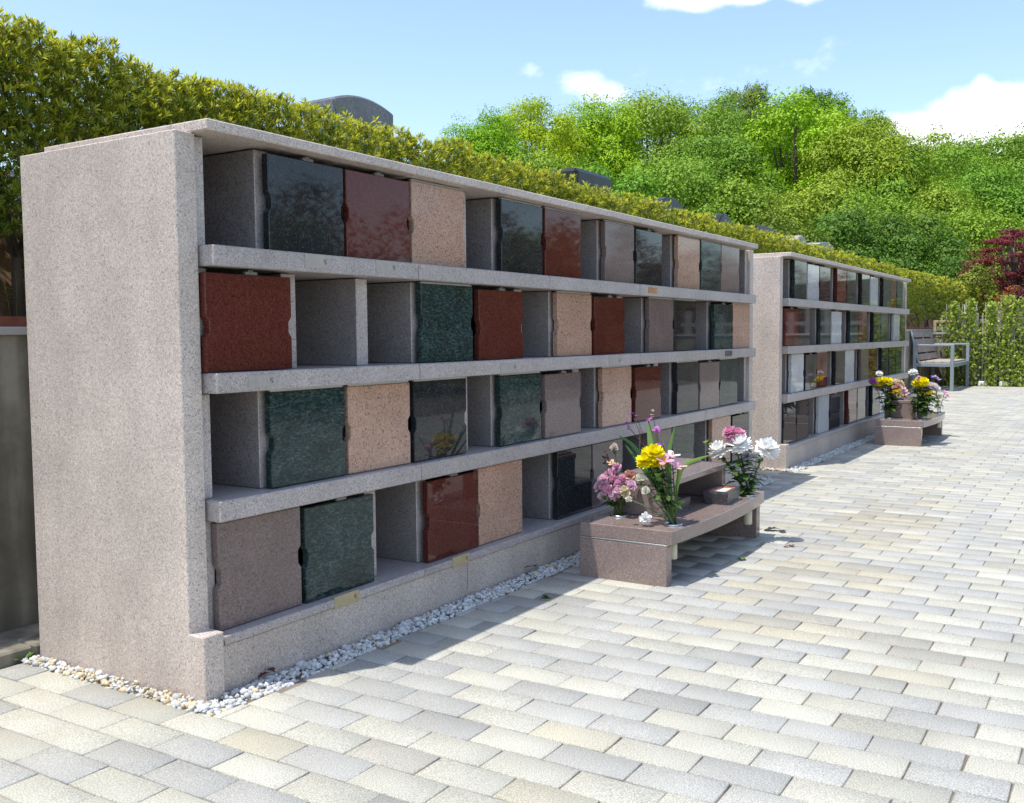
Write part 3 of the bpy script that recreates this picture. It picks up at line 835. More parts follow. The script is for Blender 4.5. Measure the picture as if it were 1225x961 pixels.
F('pink_carnation', V1, [(1.787,-.185,.318),(1.80,-.20,.335),(1.783,-.205,.350)], 'puff', (.88,.60,.70), .020, 'palest pink spray carnations low at the outer left of the rear vase', 'flower', None, 6, .035, stemc=(.16,.15,.06))
F('leafy_stem', V1, [(1.85,-.215,.33)], 'floret', (.10,.17,.04), .008, 'grey green leafy stem at the back of the rear vase', 'stem', None, 16, .04, leafspan=(.3,1))
# --- near table, front vase
F('yellow_chrysanthemum', V2, [(1.73,-.430,.452),(1.752,-.436,.456),(1.712,-.420,.444),(1.742,-.45,.436),(1.725,-.445,.470),(1.748,-.418,.470)], 'mum', YE, .034, 'bright yellow chrysanthemums above the front vase of the near table', 'flower', None, 9, .045, stemr=.0028)
F('pink_lily', V2, [(1.719,-.489,.445)], 'open', (.82,.40,.52), .036, 'rose pink lily bloom just right of the yellow chrysanthemums', 'flower', None, 3, .05)
F('pink_lily', V2, [(1.753,-.528,.424)], 'open', (.80,.46,.66), .034, 'mauve pink lily bloom at the right edge of the front vase', 'flower', None, 2, .05)
F('pink_lily', V2, [(1.771,-.496,.459)], 'open', (.84,.70,.80), .036, 'pale lilac bloom standing above the pink lilies', 'flower')
def leafblade(tip, mids, w, tint, label):
    o0 = Vector((V2[0], V2[1], .2085))
    e = empty('long_leaf', o0, label, 'leaf', 'long leaves in the front vase')
    pts = [Vector((0,0,0))] + [Vector(m)-o0 for m in mids] + [Vector(tip)-o0]
    # smooth through the points
    out = []
    n = len(pts)
    for i in range(n-1):
        p0, p1, p2, p3 = pts[max(i-1,0)], pts[i], pts[i+1], pts[min(i+2,n-1)]
        for k in range(6):
            t = k/6
            out.append(.5*((2*p1)+(p2-p0)*t+(2*p0-5*p1+4*p2-p3)*t*t+(3*p1-p0-3*p2+p3)*t**3))
    out.append(pts[-1])
    mb = MB(); blade(mb, out, w, tint); mb.build('leaf_blade', M['plant'], e, True)
leafblade((1.759,-.404,.592), [(1.755,-.46,.35),(1.752,-.425,.48)], .034, (.20,.34,.10), 'broad pale green leaf rising straight up behind the yellow blooms')
leafblade((1.716,-.304,.533), [(1.76,-.44,.36),(1.745,-.36,.485)], .020, (.035,.11,.03), 'dark green leaf arching left to a high tip over the rear vase')
leafblade((1.752,-.313,.498), [(1.755,-.45,.33),(1.752,-.38,.42)], .020, (.05,.15,.03), 'glossy green leaf leaning left below the arching one')
leafblade((1.812,-.491,.568), [(1.77,-.49,.36),(1.79,-.478,.47)], .020, (.13,.25,.05), 'slim light green leaf standing at the right of the tall leaf')
leafblade((1.810,-.631,.468), [(1.77,-.52,.36),(1.765,-.55,.43)], .022, (.22,.36,.06), 'light green leaf reaching right across the stone hood')
leafblade((1.794,-.448,.530), [(1.765,-.49,.35)], .020, (.10,.22,.04), 'short green leaf between the pink lilies and the tall leaf')
leafblade((1.735,-.565,.300), [(1.755,-.51,.27)], .020, (.12,.24,.05), 'short low green leaf at the foot of the front vase')
F('purple_orchid', V2, [(1.760,-.404,.594),(1.747,-.443,.564),(1.766,-.439,.547),(1.749,-.455,.502)], 'floret', (.62,.16,.60), .013, 'magenta orchid spray at the top of the front vase', 'flower', None, 0, stemr=.0015)
F('purple_orchid', V2, [(1.794,-.324,.611),(1.801,-.338,.596),(1.779,-.304,.583),(1.782,-.312,.555)], 'floret', (.34,.10,.36), .010, 'dusky purple orchid spray leaning left against the shelf', 'flower', None, 0, stemr=.0014, stemc=(.11,.06,.06))
F('grass_plume', V2, [(1.79,-.411,.622),(1.785,-.41,.605)], 'floret', (.62,.50,.42), .008, 'thin pale plume, highest stem on the near table', 'flower', None, 0, stemr=.0012)
F('white_carnation', V2, [(1.704,-.399,.379)], 'puff', (.82,.80,.66), .019, 'white carnation below the yellow chrysanthemums', 'flower', None, 0, stemc=(.16,.24,.12))
F('white_carnation', V2, [(1.685,-.430,.337)], 'puff', (.82,.80,.68), .018, 'white carnation at mid height leaning left from the front vase', 'flower', None, 0, stemc=(.16,.24,.12))
F('white_carnation', V2, [(1.678,-.433,.237)], 'puff', WH, .022, 'white carnation drooping down to the table top', 'flower', None, 0, sag=4, stemc=(.16,.24,.12))
F('white_carnation', V2, [(1.660,-.372,.305)], 'puff', (.82,.78,.66), .013, 'small white carnation bud reaching farthest left towards the rear vase', 'flower', None, 0, stemc=(.16,.24,.12))
F('leafy_stem', V2, [(1.735,-.455,.42)], 'floret', (.12,.2,.05), .008, 'bushy green stem under the yellow blooms of the front vase', 'stem', None, 18, .055, leafspan=(.35,1))
F('leafy_stem', V2, [(1.709,-.485,.353)], 'floret', (.09,.18,.04), .008, 'leafy green stem in the middle of the front vase', 'stem', None, 12, .05, leafspan=(.3,1))
F('green_filler', V2, [(1.72,-.44,.40),(1.75,-.47,.41),(1.715,-.465,.38)], 'floret', (.30,.42,.10), .014, 'pale green filler sprigs beneath the yellow blooms of the front vase', 'stem', None, 16, .045, leafspan=(.45,1))
# --- near table, far vase
F('pink_chrysanthemum', V3, [(2.506,-.458,.478),(2.52,-.488,.474),(2.515,-.470,.456)], 'mum', (.82,.40,.56), .033, 'pink chrysanthemums with yellow centres at the top of the far vase', 'flower', None, 6, .05, core=(.65,.45,.08), stemr=.003)
F('white_chrysanthemum', V3, [(2.503,-.408,.397)], 'mum', WH, .048, 'big white chrysanthemum on the left of the far vase', 'flower', None, 12, .06, stemr=.003)
F('white_chrysanthemum', V3, [(2.505,-.501,.430)], 'mum', WH, .047, 'big white chrysanthemum in the middle, below the pink ones', 'flower', None, 16, .06, stemr=.003)
F('white_chrysanthemum', V3, [(2.557,-.605,.410)], 'mum', WH, .052, 'big white chrysanthemum leaning right, away from the others in the far vase', 'flower', None, 16, .06, stemr=.0035, stemc=(.16,.26,.07), leafspan=(.15,.85))
F('leafy_stem', V3, [(2.53,-.50,.36)], 'floret', (.07,.14,.03), .008, 'tall leafy stem in the middle of the far vase under the white blooms', 'stem', None, 22, .065, leafspan=(.2,1))
F('leafy_stem', V3, [(2.504,-.577,.270)], 'floret', (.06,.13,.03), .008, 'dark leafy stem spilling over the right edge of the far vase', 'stem', None, 14, .055, leafspan=(.2,1))
F('leafy_stem', V3, [(2.51,-.450,.345)], 'floret', (.06,.13,.03), .008, 'dark leafy stem filling the left of the far vase', 'stem', None, 14, .055, leafspan=(.2,1))
F('green_sprout', V3, [(2.50,-.36,.425)], 'floret', (.20,.32,.06), .016, 'light green fern like sprout left of the white chrysanthemums', 'stem', None, 4, .04, leafspan=(.7,1))
# --- farther table
A2b = [(6.769,-.195,.572),(6.780,-.146,.507),(6.870,-.213,.507),(6.903,-.197,.466),(6.999,-.281,.409),(7.038,-.263,.446),(7.101,-.281,.491),(7.162,-.313,.419),(7.205,-.313,.369),(7.247,-.313,.300)]
F('white_chrysanthemum', W1, [A2b[0]], 'mum', WH, .030, 'small white bloom standing tallest at the left of the farther table', 'flower', None, 8, .05)
F('purple_bloom', W1, [A2b[1]], 'puff', (.42,.14,.40), .034, 'purple bloom at the far left of the farther table', 'flower', None, 6, .05)
F('yellow_chrysanthemum', W1, [A2b[2],(6.85,-.18,.50),(6.89,-.24,.50)], 'mum', YE, .046, 'big yellow chrysanthemums in the left bunch of the farther table', 'flower', None, 34, .085, stemr=.003)
F('pink_chrysanthemum', W1, [A2b[3],(6.88,-.17,.462)], 'mum', (.82,.58,.56), .044, 'pale pink chrysanthemums under the yellow ones in the left bunch', 'flower', None, 36, .09, stemr=.003)
F('yellow_button_mum', W1, [A2b[4],(7.01,-.31,.385),(6.98,-.25,.40),(7.0,-.29,.425),(6.97,-.27,.375)], 'cluster', (.80,.58,.01), .030, 'small deep yellow button flowers at the right of the left bunch', 'flower', None, 26, .08)
F('pink_carnation', W1, [A2b[5],(7.05,-.29,.455)], 'puff', (.80,.50,.46), .030, 'salmon pink carnations between the two bunches', 'flower', None, 4, .05)
F('cream_bloom', W1, [A2b[6],(7.06,-.25,.495),(7.13,-.30,.47)], 'puff', (.80,.68,.46), .030, 'cream blooms standing behind the gap between the two bunches', 'flower', None, 4, .05)
o_t = (7.20, -.36)
F('pink_gladiolus', o_t, [A2b[9],A2b[8],A2b[7],(7.18,-.32,.395),(7.22,-.33,.33)], 'open', (.82,.50,.50), .036, 'pink bell shaped blooms drooping in front of the farther hood', 'flower', None, 2, .05)
A2f = [(6.767,-.455,.586),(6.841,-.486,.531),(6.882,-.463,.490),(6.807,-.528,.512),(6.884,-.562,.475),(6.955,-.584,.454),(6.820,-.560,.425),(6.863,-.541,.366),(6.901,-.501,.427)]
F('white_chrysanthemum', W2, [A2f[0]], 'mum', WH, .036, 'white bloom standing tallest in the right bunch of the farther table', 'flower', None, 8, .05)
F('pink_bloom', W2, [A2f[1]], 'puff', (.72,.36,.58), .026, 'small pink bloom above the yellow ones in the right bunch', 'flower', None, 4, .05)
F('yellow_chrysanthemum', W2, [A2f[2],A2f[3],(6.84,-.50,.505),(6.87,-.47,.455)], 'mum', YE, .044, 'big yellow chrysanthemums in the right bunch of the farther table', 'flower', None, 36, .09, stemr=.003)
F('white_chrysanthemum', W2, [A2f[4],A2f[5],(6.92,-.575,.462)], 'mum', (.82,.74,.72), .042, 'blush white chrysanthemums at the right of the right bunch', 'flower', None, 36, .09, stemr=.003)
F('yellow_button_mum', W2, [A2f[6],A2f[7],(6.84,-.55,.395),(6.85,-.575,.42),(6.83,-.53,.41)], 'cluster', (.80,.58,.01), .030, 'small deep yellow button flowers low in the right bunch', 'flower', None, 30, .08)
F('pink_chrysanthemum', W2, [A2f[8]], 'puff', (.80,.46,.50), .026, 'pink bloom tucked among leaves in the right bunch', 'flower', None, 36, .09)
A2r = [(7.58,-.571,.377),(7.599,-.512,.340),(7.653,-.496,.406),(7.540,-.490,.521)]
F('pink_lily', W3, [A2r[0],(7.59,-.59,.36)], 'open', (.76,.42,.56), .036, 'pink blooms leaning right at the far end of the farther table', 'flower', None, 8, .06)
F('cream_bloom', W3, [A2r[1]], 'puff', (.82,.78,.52), .030, 'cream yellow bloom low at the far end of the farther table', 'flower', None, 8, .06)
F('white_chrysanthemum', W3, [A2r[2]], 'mum', WH, .036, 'white bloom at the far end of the farther table', 'flower', None, 10, .06)
F('purple_iris', W3, [A2r[3],(7.56,-.52,.50)], 'open', (.40,.26,.52), .028, 'violet bloom on a thin stem, tallest at the far end of the farther table', 'flower')

# ------------------------------------------------------------------ small litter
def dead_leaf(x, y, z, s, rz, col, label):
    mb = MB(); rnd = random.Random(int(x*1000))
    lobed_leaf(mb, Vector((0,0,.004)), Vector((1,.2,.25)), s, rnd, col)
    lobed_leaf(mb, Vector((.01,.01,.003)), Vector((-.3,1,.2)), s*.7, rnd, col)
    o = mb.build('dead_leaf', M['plant'], None, True); o.location = (x, y, z); o.rotation_euler = (0, 0, rz)
    tag(o, label, 'leaf')
dead_leaf(1.545,-.035,.03,.05,.3,(.13,.05,.035),'dry brown leaf on the gravel just left of the near table')
dead_leaf(.205,-.03,.022,.055,1.1,(.09,.02,.016),'dark red leaf on the gravel near the wall corner')
dead_leaf(2.52,-.735,.002,.05,.4,(.22,.10,.075),'red brown leaf lying on the sunlit paving right of the near table')
dead_leaf(2.86,-.58,.002,.09,2.0,(.07,.065,.06),'grey withered scrap on the paving beyond the near table')
def weed(x, y, s, label):
    mb = MB(); rnd = random.Random(int(abs(x)*777))
    for k in range(9):
        a = rnd.uniform(0, 6.28); lobed_leaf(mb, Vector((0,0,0)), Vector((math.cos(a), math.sin(a), rnd.uniform(.4,1.6))), s*rnd.uniform(.6,1.1), rnd, vary((.10,.18,.03), rnd))
    o = mb.build('weed', M['plant'], None, True); o.location = (x, y, -.003); tag(o, label, 'weed')
weed(2.19,-.625,.035,'tiny weed in a paving joint in front of the near table')
weed(1.30,-.225,.03,'tiny weed at the shadow edge left of the near table')
weed(-.04,.71,.06,'small dark weed at the kerb behind the near end panel')

# ------------------------------------------------------------------ hedge
def hedge():
    rng = np.random.default_rng(21)
    h = empty('hedge', (-4, 1.3, .93), 'long clipped hedge with yellow green tips above the retaining wall', 'hedge')
    Vs = []; Ts = []
    def shoots(x0, x1, dens, L, Wd, per, depth_layers=1.0):
        # front face, top face, rear face and inside; sampled positions with outward normals
        n = int((x1-x0)*dens)
        x = rng.uniform(x0, x1, n)
        s = rng.random(n)
        # cross-section perimeter: front (z from low to top), rounded top, rear
        y = np.empty(n); z = np.empty(n); nx = np.zeros(n); ny = np.empty(n); nz_ = np.empty(n)
        lump = .018*np.sin(x*5.1)+.016*np.sin(x*11.7+1)+.012*np.sin(x*2.3+2)
        zt = 1.905 - .02*(x > 4) + .012*np.clip((3-x)/4,0,1) + .6*lump + .008*np.sin(x*23)
        zl = 1.13 + .08*np.sin(x*3.3) + .05*np.sin(x*9.1)
        f = s < .52; t = (s >= .52) & (s < .80); r = s >= .80
        u = rng.random(n)
        y[f] = 1.10 + lump[f]*.8; z[f] = zl[f] + (zt[f]-zl[f])*u[f]**.85; ny[f] = -1; nz_[f] = .35
        y[t] = 1.10 + .62*u[t]; z[t] = zt[t]; ny[t] = -.15; nz_[t] = 1
        y[r] = 1.72; zl = np.where(r, zl+.1, zl); z[r] = zl[r] + (zt[r]-zl[r])*u[r]; ny[r] = 1; nz_[r] = .35
        # round the shoulders
        sh = np.clip((z-(zt-.12))/.12, 0, 1)
        y = np.where(f, y + .07*sh**2, y)
        dep = np.abs(rng.normal(0, .05, n))*depth_layers
        inner = rng.random(n) < .35
        dep = np.where(inner, rng.uniform(.04, .3, n), dep)
        nrm = unit(np.stack([nx + rng.normal(0,.25,n), ny + rng.normal(0,.25,n), nz_], 1))
        P = np.stack([x, y, z], 1) - nrm*dep[:,None]
        gap = np.sin(x*7.3+z*9.1)*np.sin(x*3.7-z*13.0+1.3)
        keep = ~((gap > .90) & (dep < .12)) & (z > 1.0)
        P = P[keep]; nrm = nrm[keep]; dep = dep[keep]; n = len(P)
        axis = unit(nrm*.55 + np.array([0,0,.9]) + rng.normal(0,.3,(n,3)))
        tipy = np.clip(1 - dep/.10, 0, 1)*(.35+.65*np.clip((P[:,2]-1.30)/.5,0,1))
        rs = rng.random(n)
        for k in range(per):
            lo = rng.uniform(.2, 1.0, n)
            a = rng.uniform(0, 2*math.pi, n)
            side = unit(np.cross(axis, rng.normal(size=(n,3))))
            d = unit(axis*rng.uniform(.35,1.15,(n,1)) + side*.75)
            c = P + axis*(lo*L*.7)[:,None] + d*(L*.45)
            nn = unit(np.cross(d, np.cross(axis, d)) + rng.normal(0,.25,(n,3)))
            LL = L*rng.uniform(.7,1.2,n)
            V, _ = leaves(c, d, nn, LL, Wd*rng.uniform(.8,1.2,n), .06)
            new = (tipy*(lo > .32)*(rs > .15))[:,None]
            old = np.array((.165,.235,.03))*rng.uniform(.6,1.4,(n,1)) + np.array((.015,.0,0))*rng.random((n,1))
            yel = np.array((.76,.75,.055))*rng.uniform(.55,1.2,(n,1))
            tint = old*(1-new*.85) + yel*new*.85
            dry = rng.random(n) < .03; tint[dry] = (.24,.15,.05)
            Vs.append(V); Ts.append(np.repeat(tint, 4, axis=0))
    shoots(-2.2, 1.6, 5200, .034, .0070, 11)
    shoots(1.6, 4.5, 3300, .034, .0078, 9)
    shoots(4.5, 9.5, 2000, .036, .010, 8)
    shoots(9.5, 17, 1200, .040, .014, 7)
    shoots(17, 28, 260, .08, .034, 6)
    V = np.concatenate(Vs) - np.array((-4,1.3,.93)); T = np.concatenate(Ts)
    link('foliage', np_mesh('hedge_foliage', V, np.arange(len(V)).reshape(-1,4), T), M['hedge'], h)
    rnd = random.Random(3)
    for k in range(62):
        x = 1.9 + k*.48 + rnd.uniform(-.1,.1)
        mb = MB(); y = rnd.uniform(-.05,.12)
        p = [(x,y,-.02),(x+rnd.uniform(-.03,.03),y+rnd.uniform(-.03,.03),.25),(x+rnd.uniform(-.06,.06),y+rnd.uniform(-.05,.05),.55),(x+rnd.uniform(-.1,.1),y,.85)]
        mb.tube(p, [.022,.018,.014,.006], 6)
        for q in range(4):
            a = p[1] if q < 2 else p[2]
            mb.tube([a,(a[0]+rnd.uniform(-.12,.12),a[1]+rnd.uniform(-.15,.15),a[2]+.18),(a[0]+rnd.uniform(-.25,.25),a[1]+rnd.uniform(-.25,.25),a[2]+.33)], [.010,.007,.003], 5)
        mb.build('trunk', M['bark'], h)
hedge()
# dry weeds on top of the retaining wall, left edge
def sprig(x, y, z, label, n, s, cols):
    mb = MB(); rnd = random.Random(int(x*311)+9)
    for k in range(n):
        a = rnd.uniform(0,6.28); p = Vector((rnd.uniform(-.12,.12), rnd.uniform(-.04,.04), 0))
        tip = p + Vector((rnd.uniform(-.06,.06), rnd.uniform(-.05,.05), rnd.uniform(.06,.20)*s))
        mb.tube([p, (p+tip)/2 + Vector((.005,0,0)), tip], [.0016,.0013,.0008], 4, 0, vary(cols[0], rnd))
        for q in range(4):
            aa = rnd.uniform(0,6.28); lobed_leaf(mb, p.lerp(tip, rnd.uniform(.4,1)), Vector((math.cos(aa),math.sin(aa),.6)), .03*s, rnd, vary(rnd.choice(cols), rnd, .3))
    o = mb.build('weed', M['plant'], None, True); o.location = (x, y, z); tag(o, label, 'weed')
sprig(.13,1.13,.953,'yellowish weeds growing on the retaining wall at the left edge',9,1.0,[(.20,.20,.04),(.10,.16,.03)])

# ------------------------------------------------------------------ gravestones on the terrace
def arch_poly(x0, x1, z0, zs, rise, n=14):
    pts = [(x0,z0),(x1,z0)]
    for k in range(n+1):
        t = 1-k/n; x = x0+(x1-x0)*t
        pts.append((x, zs + rise*(1-(2*t-1)**2)))
    return pts
def grave(x0, x1, y0, dep, zs, rise, mat, label):
    w = x1-x0
    e = empty('gravestone', ((x0+x1)/2, y0+dep/2, 1.5), label, 'gravestone', 'gravestones behind the hedge')
    prism('headstone', [(x-(x0+x1)/2, z-1.5) for x, z in arch_poly(x0, x1, 1.82, zs, rise)] if rise else [(-w/2,.32),(w/2,.32),(w/2,zs-1.5),(-w/2,zs-1.5)], 'y', -dep/2, dep/2, mat, e, .03 if not rise else .012)
    box('plinth', -w/2-.09, w/2+.09, -dep/2-.09, dep/2+.09, .16, .319, mat, e, .008)
    box('base', -w/2-.2, w/2+.2, -dep/2-.2, dep/2+.2, -.05, .159, M['grave_grey'], e, .008)
grave(2.735,3.283,2.0,.26,2.292,.05,M['grave_grey'],'broad grey arched gravestone rising above the hedge at the left')
grave(5.67,6.34,2.0,.30,2.30,.0,M['grave_black'],'black flat topped gravestone, nearest of the dark ones above the hedge')
grave(7.40,7.98,2.0,.28,2.205,.07,M['grave_black'],'dark gravestone with a gently arched top')
grave(9.02,9.43,2.0,.45,2.17,.095,M['grave_black'],'small dark gravestone with a half round top')
grave(10.30,11.06,2.0,.30,2.235,.02,M['grave_black'],'low dark gravestone just showing over the hedge')
grave(12.05,12.50,2.0,.3,2.20,.07,M['grave_beige'],'beige rounded gravestone just above the hedge')
grave(13.25,14.0,2.0,.4,2.235,.04,M['grave_grey'],'grey gravestone farthest right above the hedge')
grave(1.16,1.75,2.05,.26,1.86,.03,M['grave_grey'],'grey gravestone glimpsed through gaps in the hedge at the left')

# ------------------------------------------------------------------ bench
def bench():
    b = empty('bench', (14.7, .36, 0), 'slatted bench with grey blue metal frame beside the far fence', 'bench')
    Mt, Wd, Sw = M['bench_metal'], M['bench_wood'], M['seat_wood']
    L = 1.72
    for xa in (0, L-.05):
        box('front_leg', xa, xa+.05, 0, .05, 0, .69, Mt, b, .004)
        box('rear_leg', xa, xa+.05, .54, .59, 0, .69, Mt, b, .004)
        box('armrest', xa, xa+.05, -.002, .592, .6905, .72, Mt, b, .004)
        box('side_rail', xa+.005, xa+.045, .051, .539, .375, .43, Mt, b, .003)
        mb = MB(); mb.tube([(xa+.025,.50,.40),(xa+.025,.63,.93)], .024, 4); mb.build('back_post', Mt, b)
    mb = MB(); mb.tube([(L/2,.50,.40),(L/2,.63,.93)], .024, 4); mb.build('back_post', Mt, b)
    box('front_rail', .051, L-.051, .004, .044, .37, .43, Mt, b, .003)
    box('rear_rail', .051, L-.051, .545, .585, .37, .43, Mt, b, .003)
    for k in range(4):
        box('seat_board', .01, L-.01, .055+.118*k, .055+.118*k+.108, .431, .455, Sw, b, .003)
    for k in range(4):
        z0 = .475 + .118*k; y0 = .484 + (z0-.43)*.245
        for (xa, xb) in ((.02, L/2-.02), (L/2+.02, L-.02)):
            prism('back_board', [(y0-.012,z0),(y0+.006,z0-.002),(y0+.030,z0+.092),(y0+.012,z0+.094)], 'x', xa, xb, Wd, b, .002)
bench()

# ------------------------------------------------------------------ far fence with climbing plants
lw = empty('low_wall', (16.62, -1.6, 0), 'low concrete wall with pale coping behind the climbing plants', 'wall')
box('wall', 0, .14, -4, 2.6, -.03, .865, M['concrete'], tag(lw, kind='thing'), 0)
box('coping', -.02, .16, -4, 2.6, .866, .90, M['concrete_pale'], lw, .004)
fence = empty('board_fence', (16.80, -1.6, 0), 'weathered grey board fence partly hidden by climbing plants', 'fence')
rnd = random.Random(12)
box('rail', .04, .07, -4, 2.2, 1.05, 1.12, M['board'], tag(fence, kind='thing'), .003)
for k, y in enumerate(np.arange(-3.9, 2.2, .34)):
    box('board', 0, .035, float(y), float(y)+rnd.uniform(.10,.2), .0, 1.30+rnd.uniform(-.12,.14), M['board'], fence, .003)
tf = empty('timber_frame', (16.62, .92, .9), 'small pale timber handrail frame by the end of the fence', 'rail')
box('post', 0, .05, 0, .05, .001, .17, M['timber'], tf, .004)
box('top_rail', 0, .05, -.26, .05, .171, .205, M['timber'], tf, .004)
def climber(y, w, hgt, seed, label, dens=1.0):
    rng = np.random.default_rng(seed)
    e = empty('climbing_plant', (16.5, y, 0), label, 'climbing plant', 'climbing plants trained up the far fence')
    n = int(1150*dens*hgt)
    z = rng.random(n)*hgt
    ww = w*(.75+.25*np.sin(z*6+seed))*np.where(z > hgt-.2, (hgt-z)/.2*.6+.4, 1)
    yy = rng.normal(0, .36, n)*ww; xx = rng.normal(-.02, .05, n)
    C = np.stack([xx, yy, z], 1)
    nn = unit(np.stack([-.7+rng.normal(0,.5,n), rng.normal(0,.5,n), .5+rng.normal(0,.5,n)],1)); D = unit(rng.normal(size=(n,3))*np.array((.5,.7,.8))+np.array((0,0,-.2)))
    V, Fq = leaves(C, D, nn, rng.uniform(.035,.065,n), rng.uniform(.025,.045,n))
    c = np.array((.42,.52,.07))*rng.uniform(.5,1.5,(n,1)); ol = rng.random(n) < .35; c[ol] = np.array((.24,.32,.06))*rng.uniform(.6,1.3,(ol.sum(),1))
    link('foliage', np_mesh('climber_foliage', V, Fq, np.repeat(c,4,axis=0)), M['hedge'], e)
    rd = random.Random(seed)
    mb = MB()
    for k in range(6):
        y0 = rd.uniform(-.35,.35)*w
        mb.tube([(rd.uniform(-.03,.03), y0, 0),(rd.uniform(-.03,.03), y0+rd.uniform(-.03,.03), hgt*.5),(rd.uniform(-.03,.03), y0+rd.uniform(-.06,.06), hgt*.97)], [.010,.008,.004], 5)
    mb.build('stem', M['board'], e)
    mb = MB()
    for k in range(2):
        yk = w*(.3-.6*k) + rd.uniform(-.05,.05); dy = rd.uniform(-.05,.05)
        mb.tube([(-.02, yk, 0), (-.02+rd.uniform(-.01,.01), yk+dy*.5, hgt*.5), (-.02, yk+dy, hgt*rd.uniform(.75,.96))], [.011,.010,.008], 5)
    mb.build('stake', M['board'], e)
CL = [(.62,.34,1.42,'first climbing plant on the fence, rising behind the bench armrest',.9),(.36,.26,1.46,'thin climbing plant just right of the bench',.7),
      (.05,.28,1.40,'climbing plant on the fence above the first white stone, right of the grey board',.8),(-.20,.30,1.50,'climbing plant on the fence between the two white stones',.7),
      (-.46,.34,1.47,'climbing plant on the fence at the right edge of the photograph',1.0),(-.78,.34,1.5,'climbing plant just past the right edge of the photograph',1.0),
      (-1.12,.34,1.42,'climbing plant well past the right edge, fourth from the bench end',1.0),(-1.46,.34,1.5,'climbing plant on the fence far to the right of the bench',1.0),(-1.85,.34,1.45,'last climbing plant at the right end of the fence',1.0)]
for i, (y, w_, h_, lb, dn) in enumerate(CL): climber(y, w_, h_, 40+i, lb, dn)
for i, (y, lb) in enumerate([(.16,'left of two white stones at the foot of the far fence'),(-.16,'right of two white stones at the foot of the far fence')]):
    o = box('white_stone', -.05, .05, -.07, .07, 0, .085, M['white_stone'], None, .015); o.location = (16.5, y, -.002); tag(o, lb, 'stone', 'white stones by the far fence')

# ------------------------------------------------------------------ trees
def crown_mesh(name, seed, ncl, nleaf, ls, pal, R0=2.4, vz=1.05, clump=(.26,.42), flat=1.0):
    rng = np.random.default_rng(seed)
    # clump centres
    # evenly spread clump directions with jitter, so that every clump stays readable
    kk = np.arange(ncl) + .5
    zz = 1 - 1.75*kk/ncl; ph = kk*2.399963 + rng.normal(0, .25, ncl)
    sr = np.sqrt(np.clip(1 - zz**2, 0, 1))
    d = unit(np.stack([sr*np.cos(ph), sr*np.sin(ph), zz], 1) + rng.normal(0, .07, (ncl,3)))
    rr = np.where(rng.random(ncl) < .85, rng.uniform(.66,.92,ncl), rng.uniform(.35,.6,ncl))[:,None]
    Cc = d*rr*np.array((1,1,vz))*R0
    Vs = []; Ts = []
    for i in range(ncl):
        cr = R0*rng.uniform(*clump)
        n = int(nleaf*rng.uniform(.7,1.3))
        e = unit(rng.normal(size=(n,3))); e[:,2] = np.where(e[:,2] < -.6, -e[:,2]*.6, e[:,2])
        # second level bumps inside the clump
        bump = 1 + .26*np.sin(e[:,0]*8+i)*np.sin(e[:,1]*8+2*i) + .14*np.sin(e[:,2]*10+i)
        rad = cr*bump*np.where(rng.random(n) < .8, rng.uniform(.9,1.05,n), rng.uniform(.5,.9,n))
        stray = rng.random(n) < .04; rad = np.where(stray, rad*rng.uniform(1.05,1.3,n), rad)
        P = Cc[i] + e*rad[:,None]*np.array((1,1,flat))
        nn = unit(e*.85 + np.array((-.10,.0,.42)) + rng.normal(0,.25,(n,3)))
        D = rng.normal(size=(n,3)) + np.array((0,0,-.3)); D = unit(D - (D*nn).sum(1, keepdims=True)*nn*.85)
        V, _ = leaves(P, D, nn, ls*rng.uniform(.7,1.35,n), ls*.62*rng.uniform(.7,1.3,n), .1)
        a, b = np.array(pal[0]), np.array(pal[1])
        mix = np.clip(.5 + rng.normal(0,.25) + rng.normal(0,.10,n), 0, 1)[:,None]
        c = (a*mix + b*(1-mix))*rng.uniform(.9,1.1,(n,1))
        Vs.append(V); Ts.append(np.repeat(c,4,axis=0))
    V = np.concatenate(Vs)
    return np_mesh(name, V, np.arange(len(V)).reshape(-1,4), np.concatenate(Ts)), Cc
def trunk_mesh(name, Cc, H, seed, R0=2.4):
    rnd = random.Random(seed); mb = MB()
    top = Vector((0,0,.2*R0))
    mb.tube([(0,0,-H),(.05,.03,-H*.6),(-.04,.05,-H*.25),top], [.17,.13,.09,.03], 8)
    for c in Cc[:14]:
        s = Vector((0,0,-H*rnd.uniform(.1,.4))); c = Vector(c)
        m = s.lerp(c,.5) + Vector((0,0,-.15*R0))
        mb.tube([s, m, c], [.075,.05,.015], 5)
    me = mb.mesh(name); me.materials.append(M['bark']); return me
HC = 4.3
PAL = {'bright': ((.38,.57,.015),(.27,.45,.015)), 'mid': ((.19,.34,.025),(.27,.42,.028)), 'dark': ((.115,.20,.018),(.165,.26,.02)), 'olive': ((.28,.41,.03),(.19,.32,.03))}
PROTO = {}
for i, (k, sd, ncl, nl, ls, cl) in enumerate([('bright',1,52,1150,.098,(.25,.37)),('mid',2,60,950,.092,(.22,.35)),('dark',3,56,1000,.098,(.23,.35)),('olive',4,66,880,.092,(.21,.33)),('mid2',5,72,780,.09,(.19,.31)),('bright2',6,84,780,.086,(.18,.29))]):
    cm, Cc = crown_mesh('crown_'+k, sd, ncl, nl, ls, PAL[k.rstrip('2')], clump=cl, vz=1.35)
    cm.materials.append(M['leaf'])
    PROTO[k] = (cm, trunk_mesh('trunk_'+k, Cc, HC, sd))
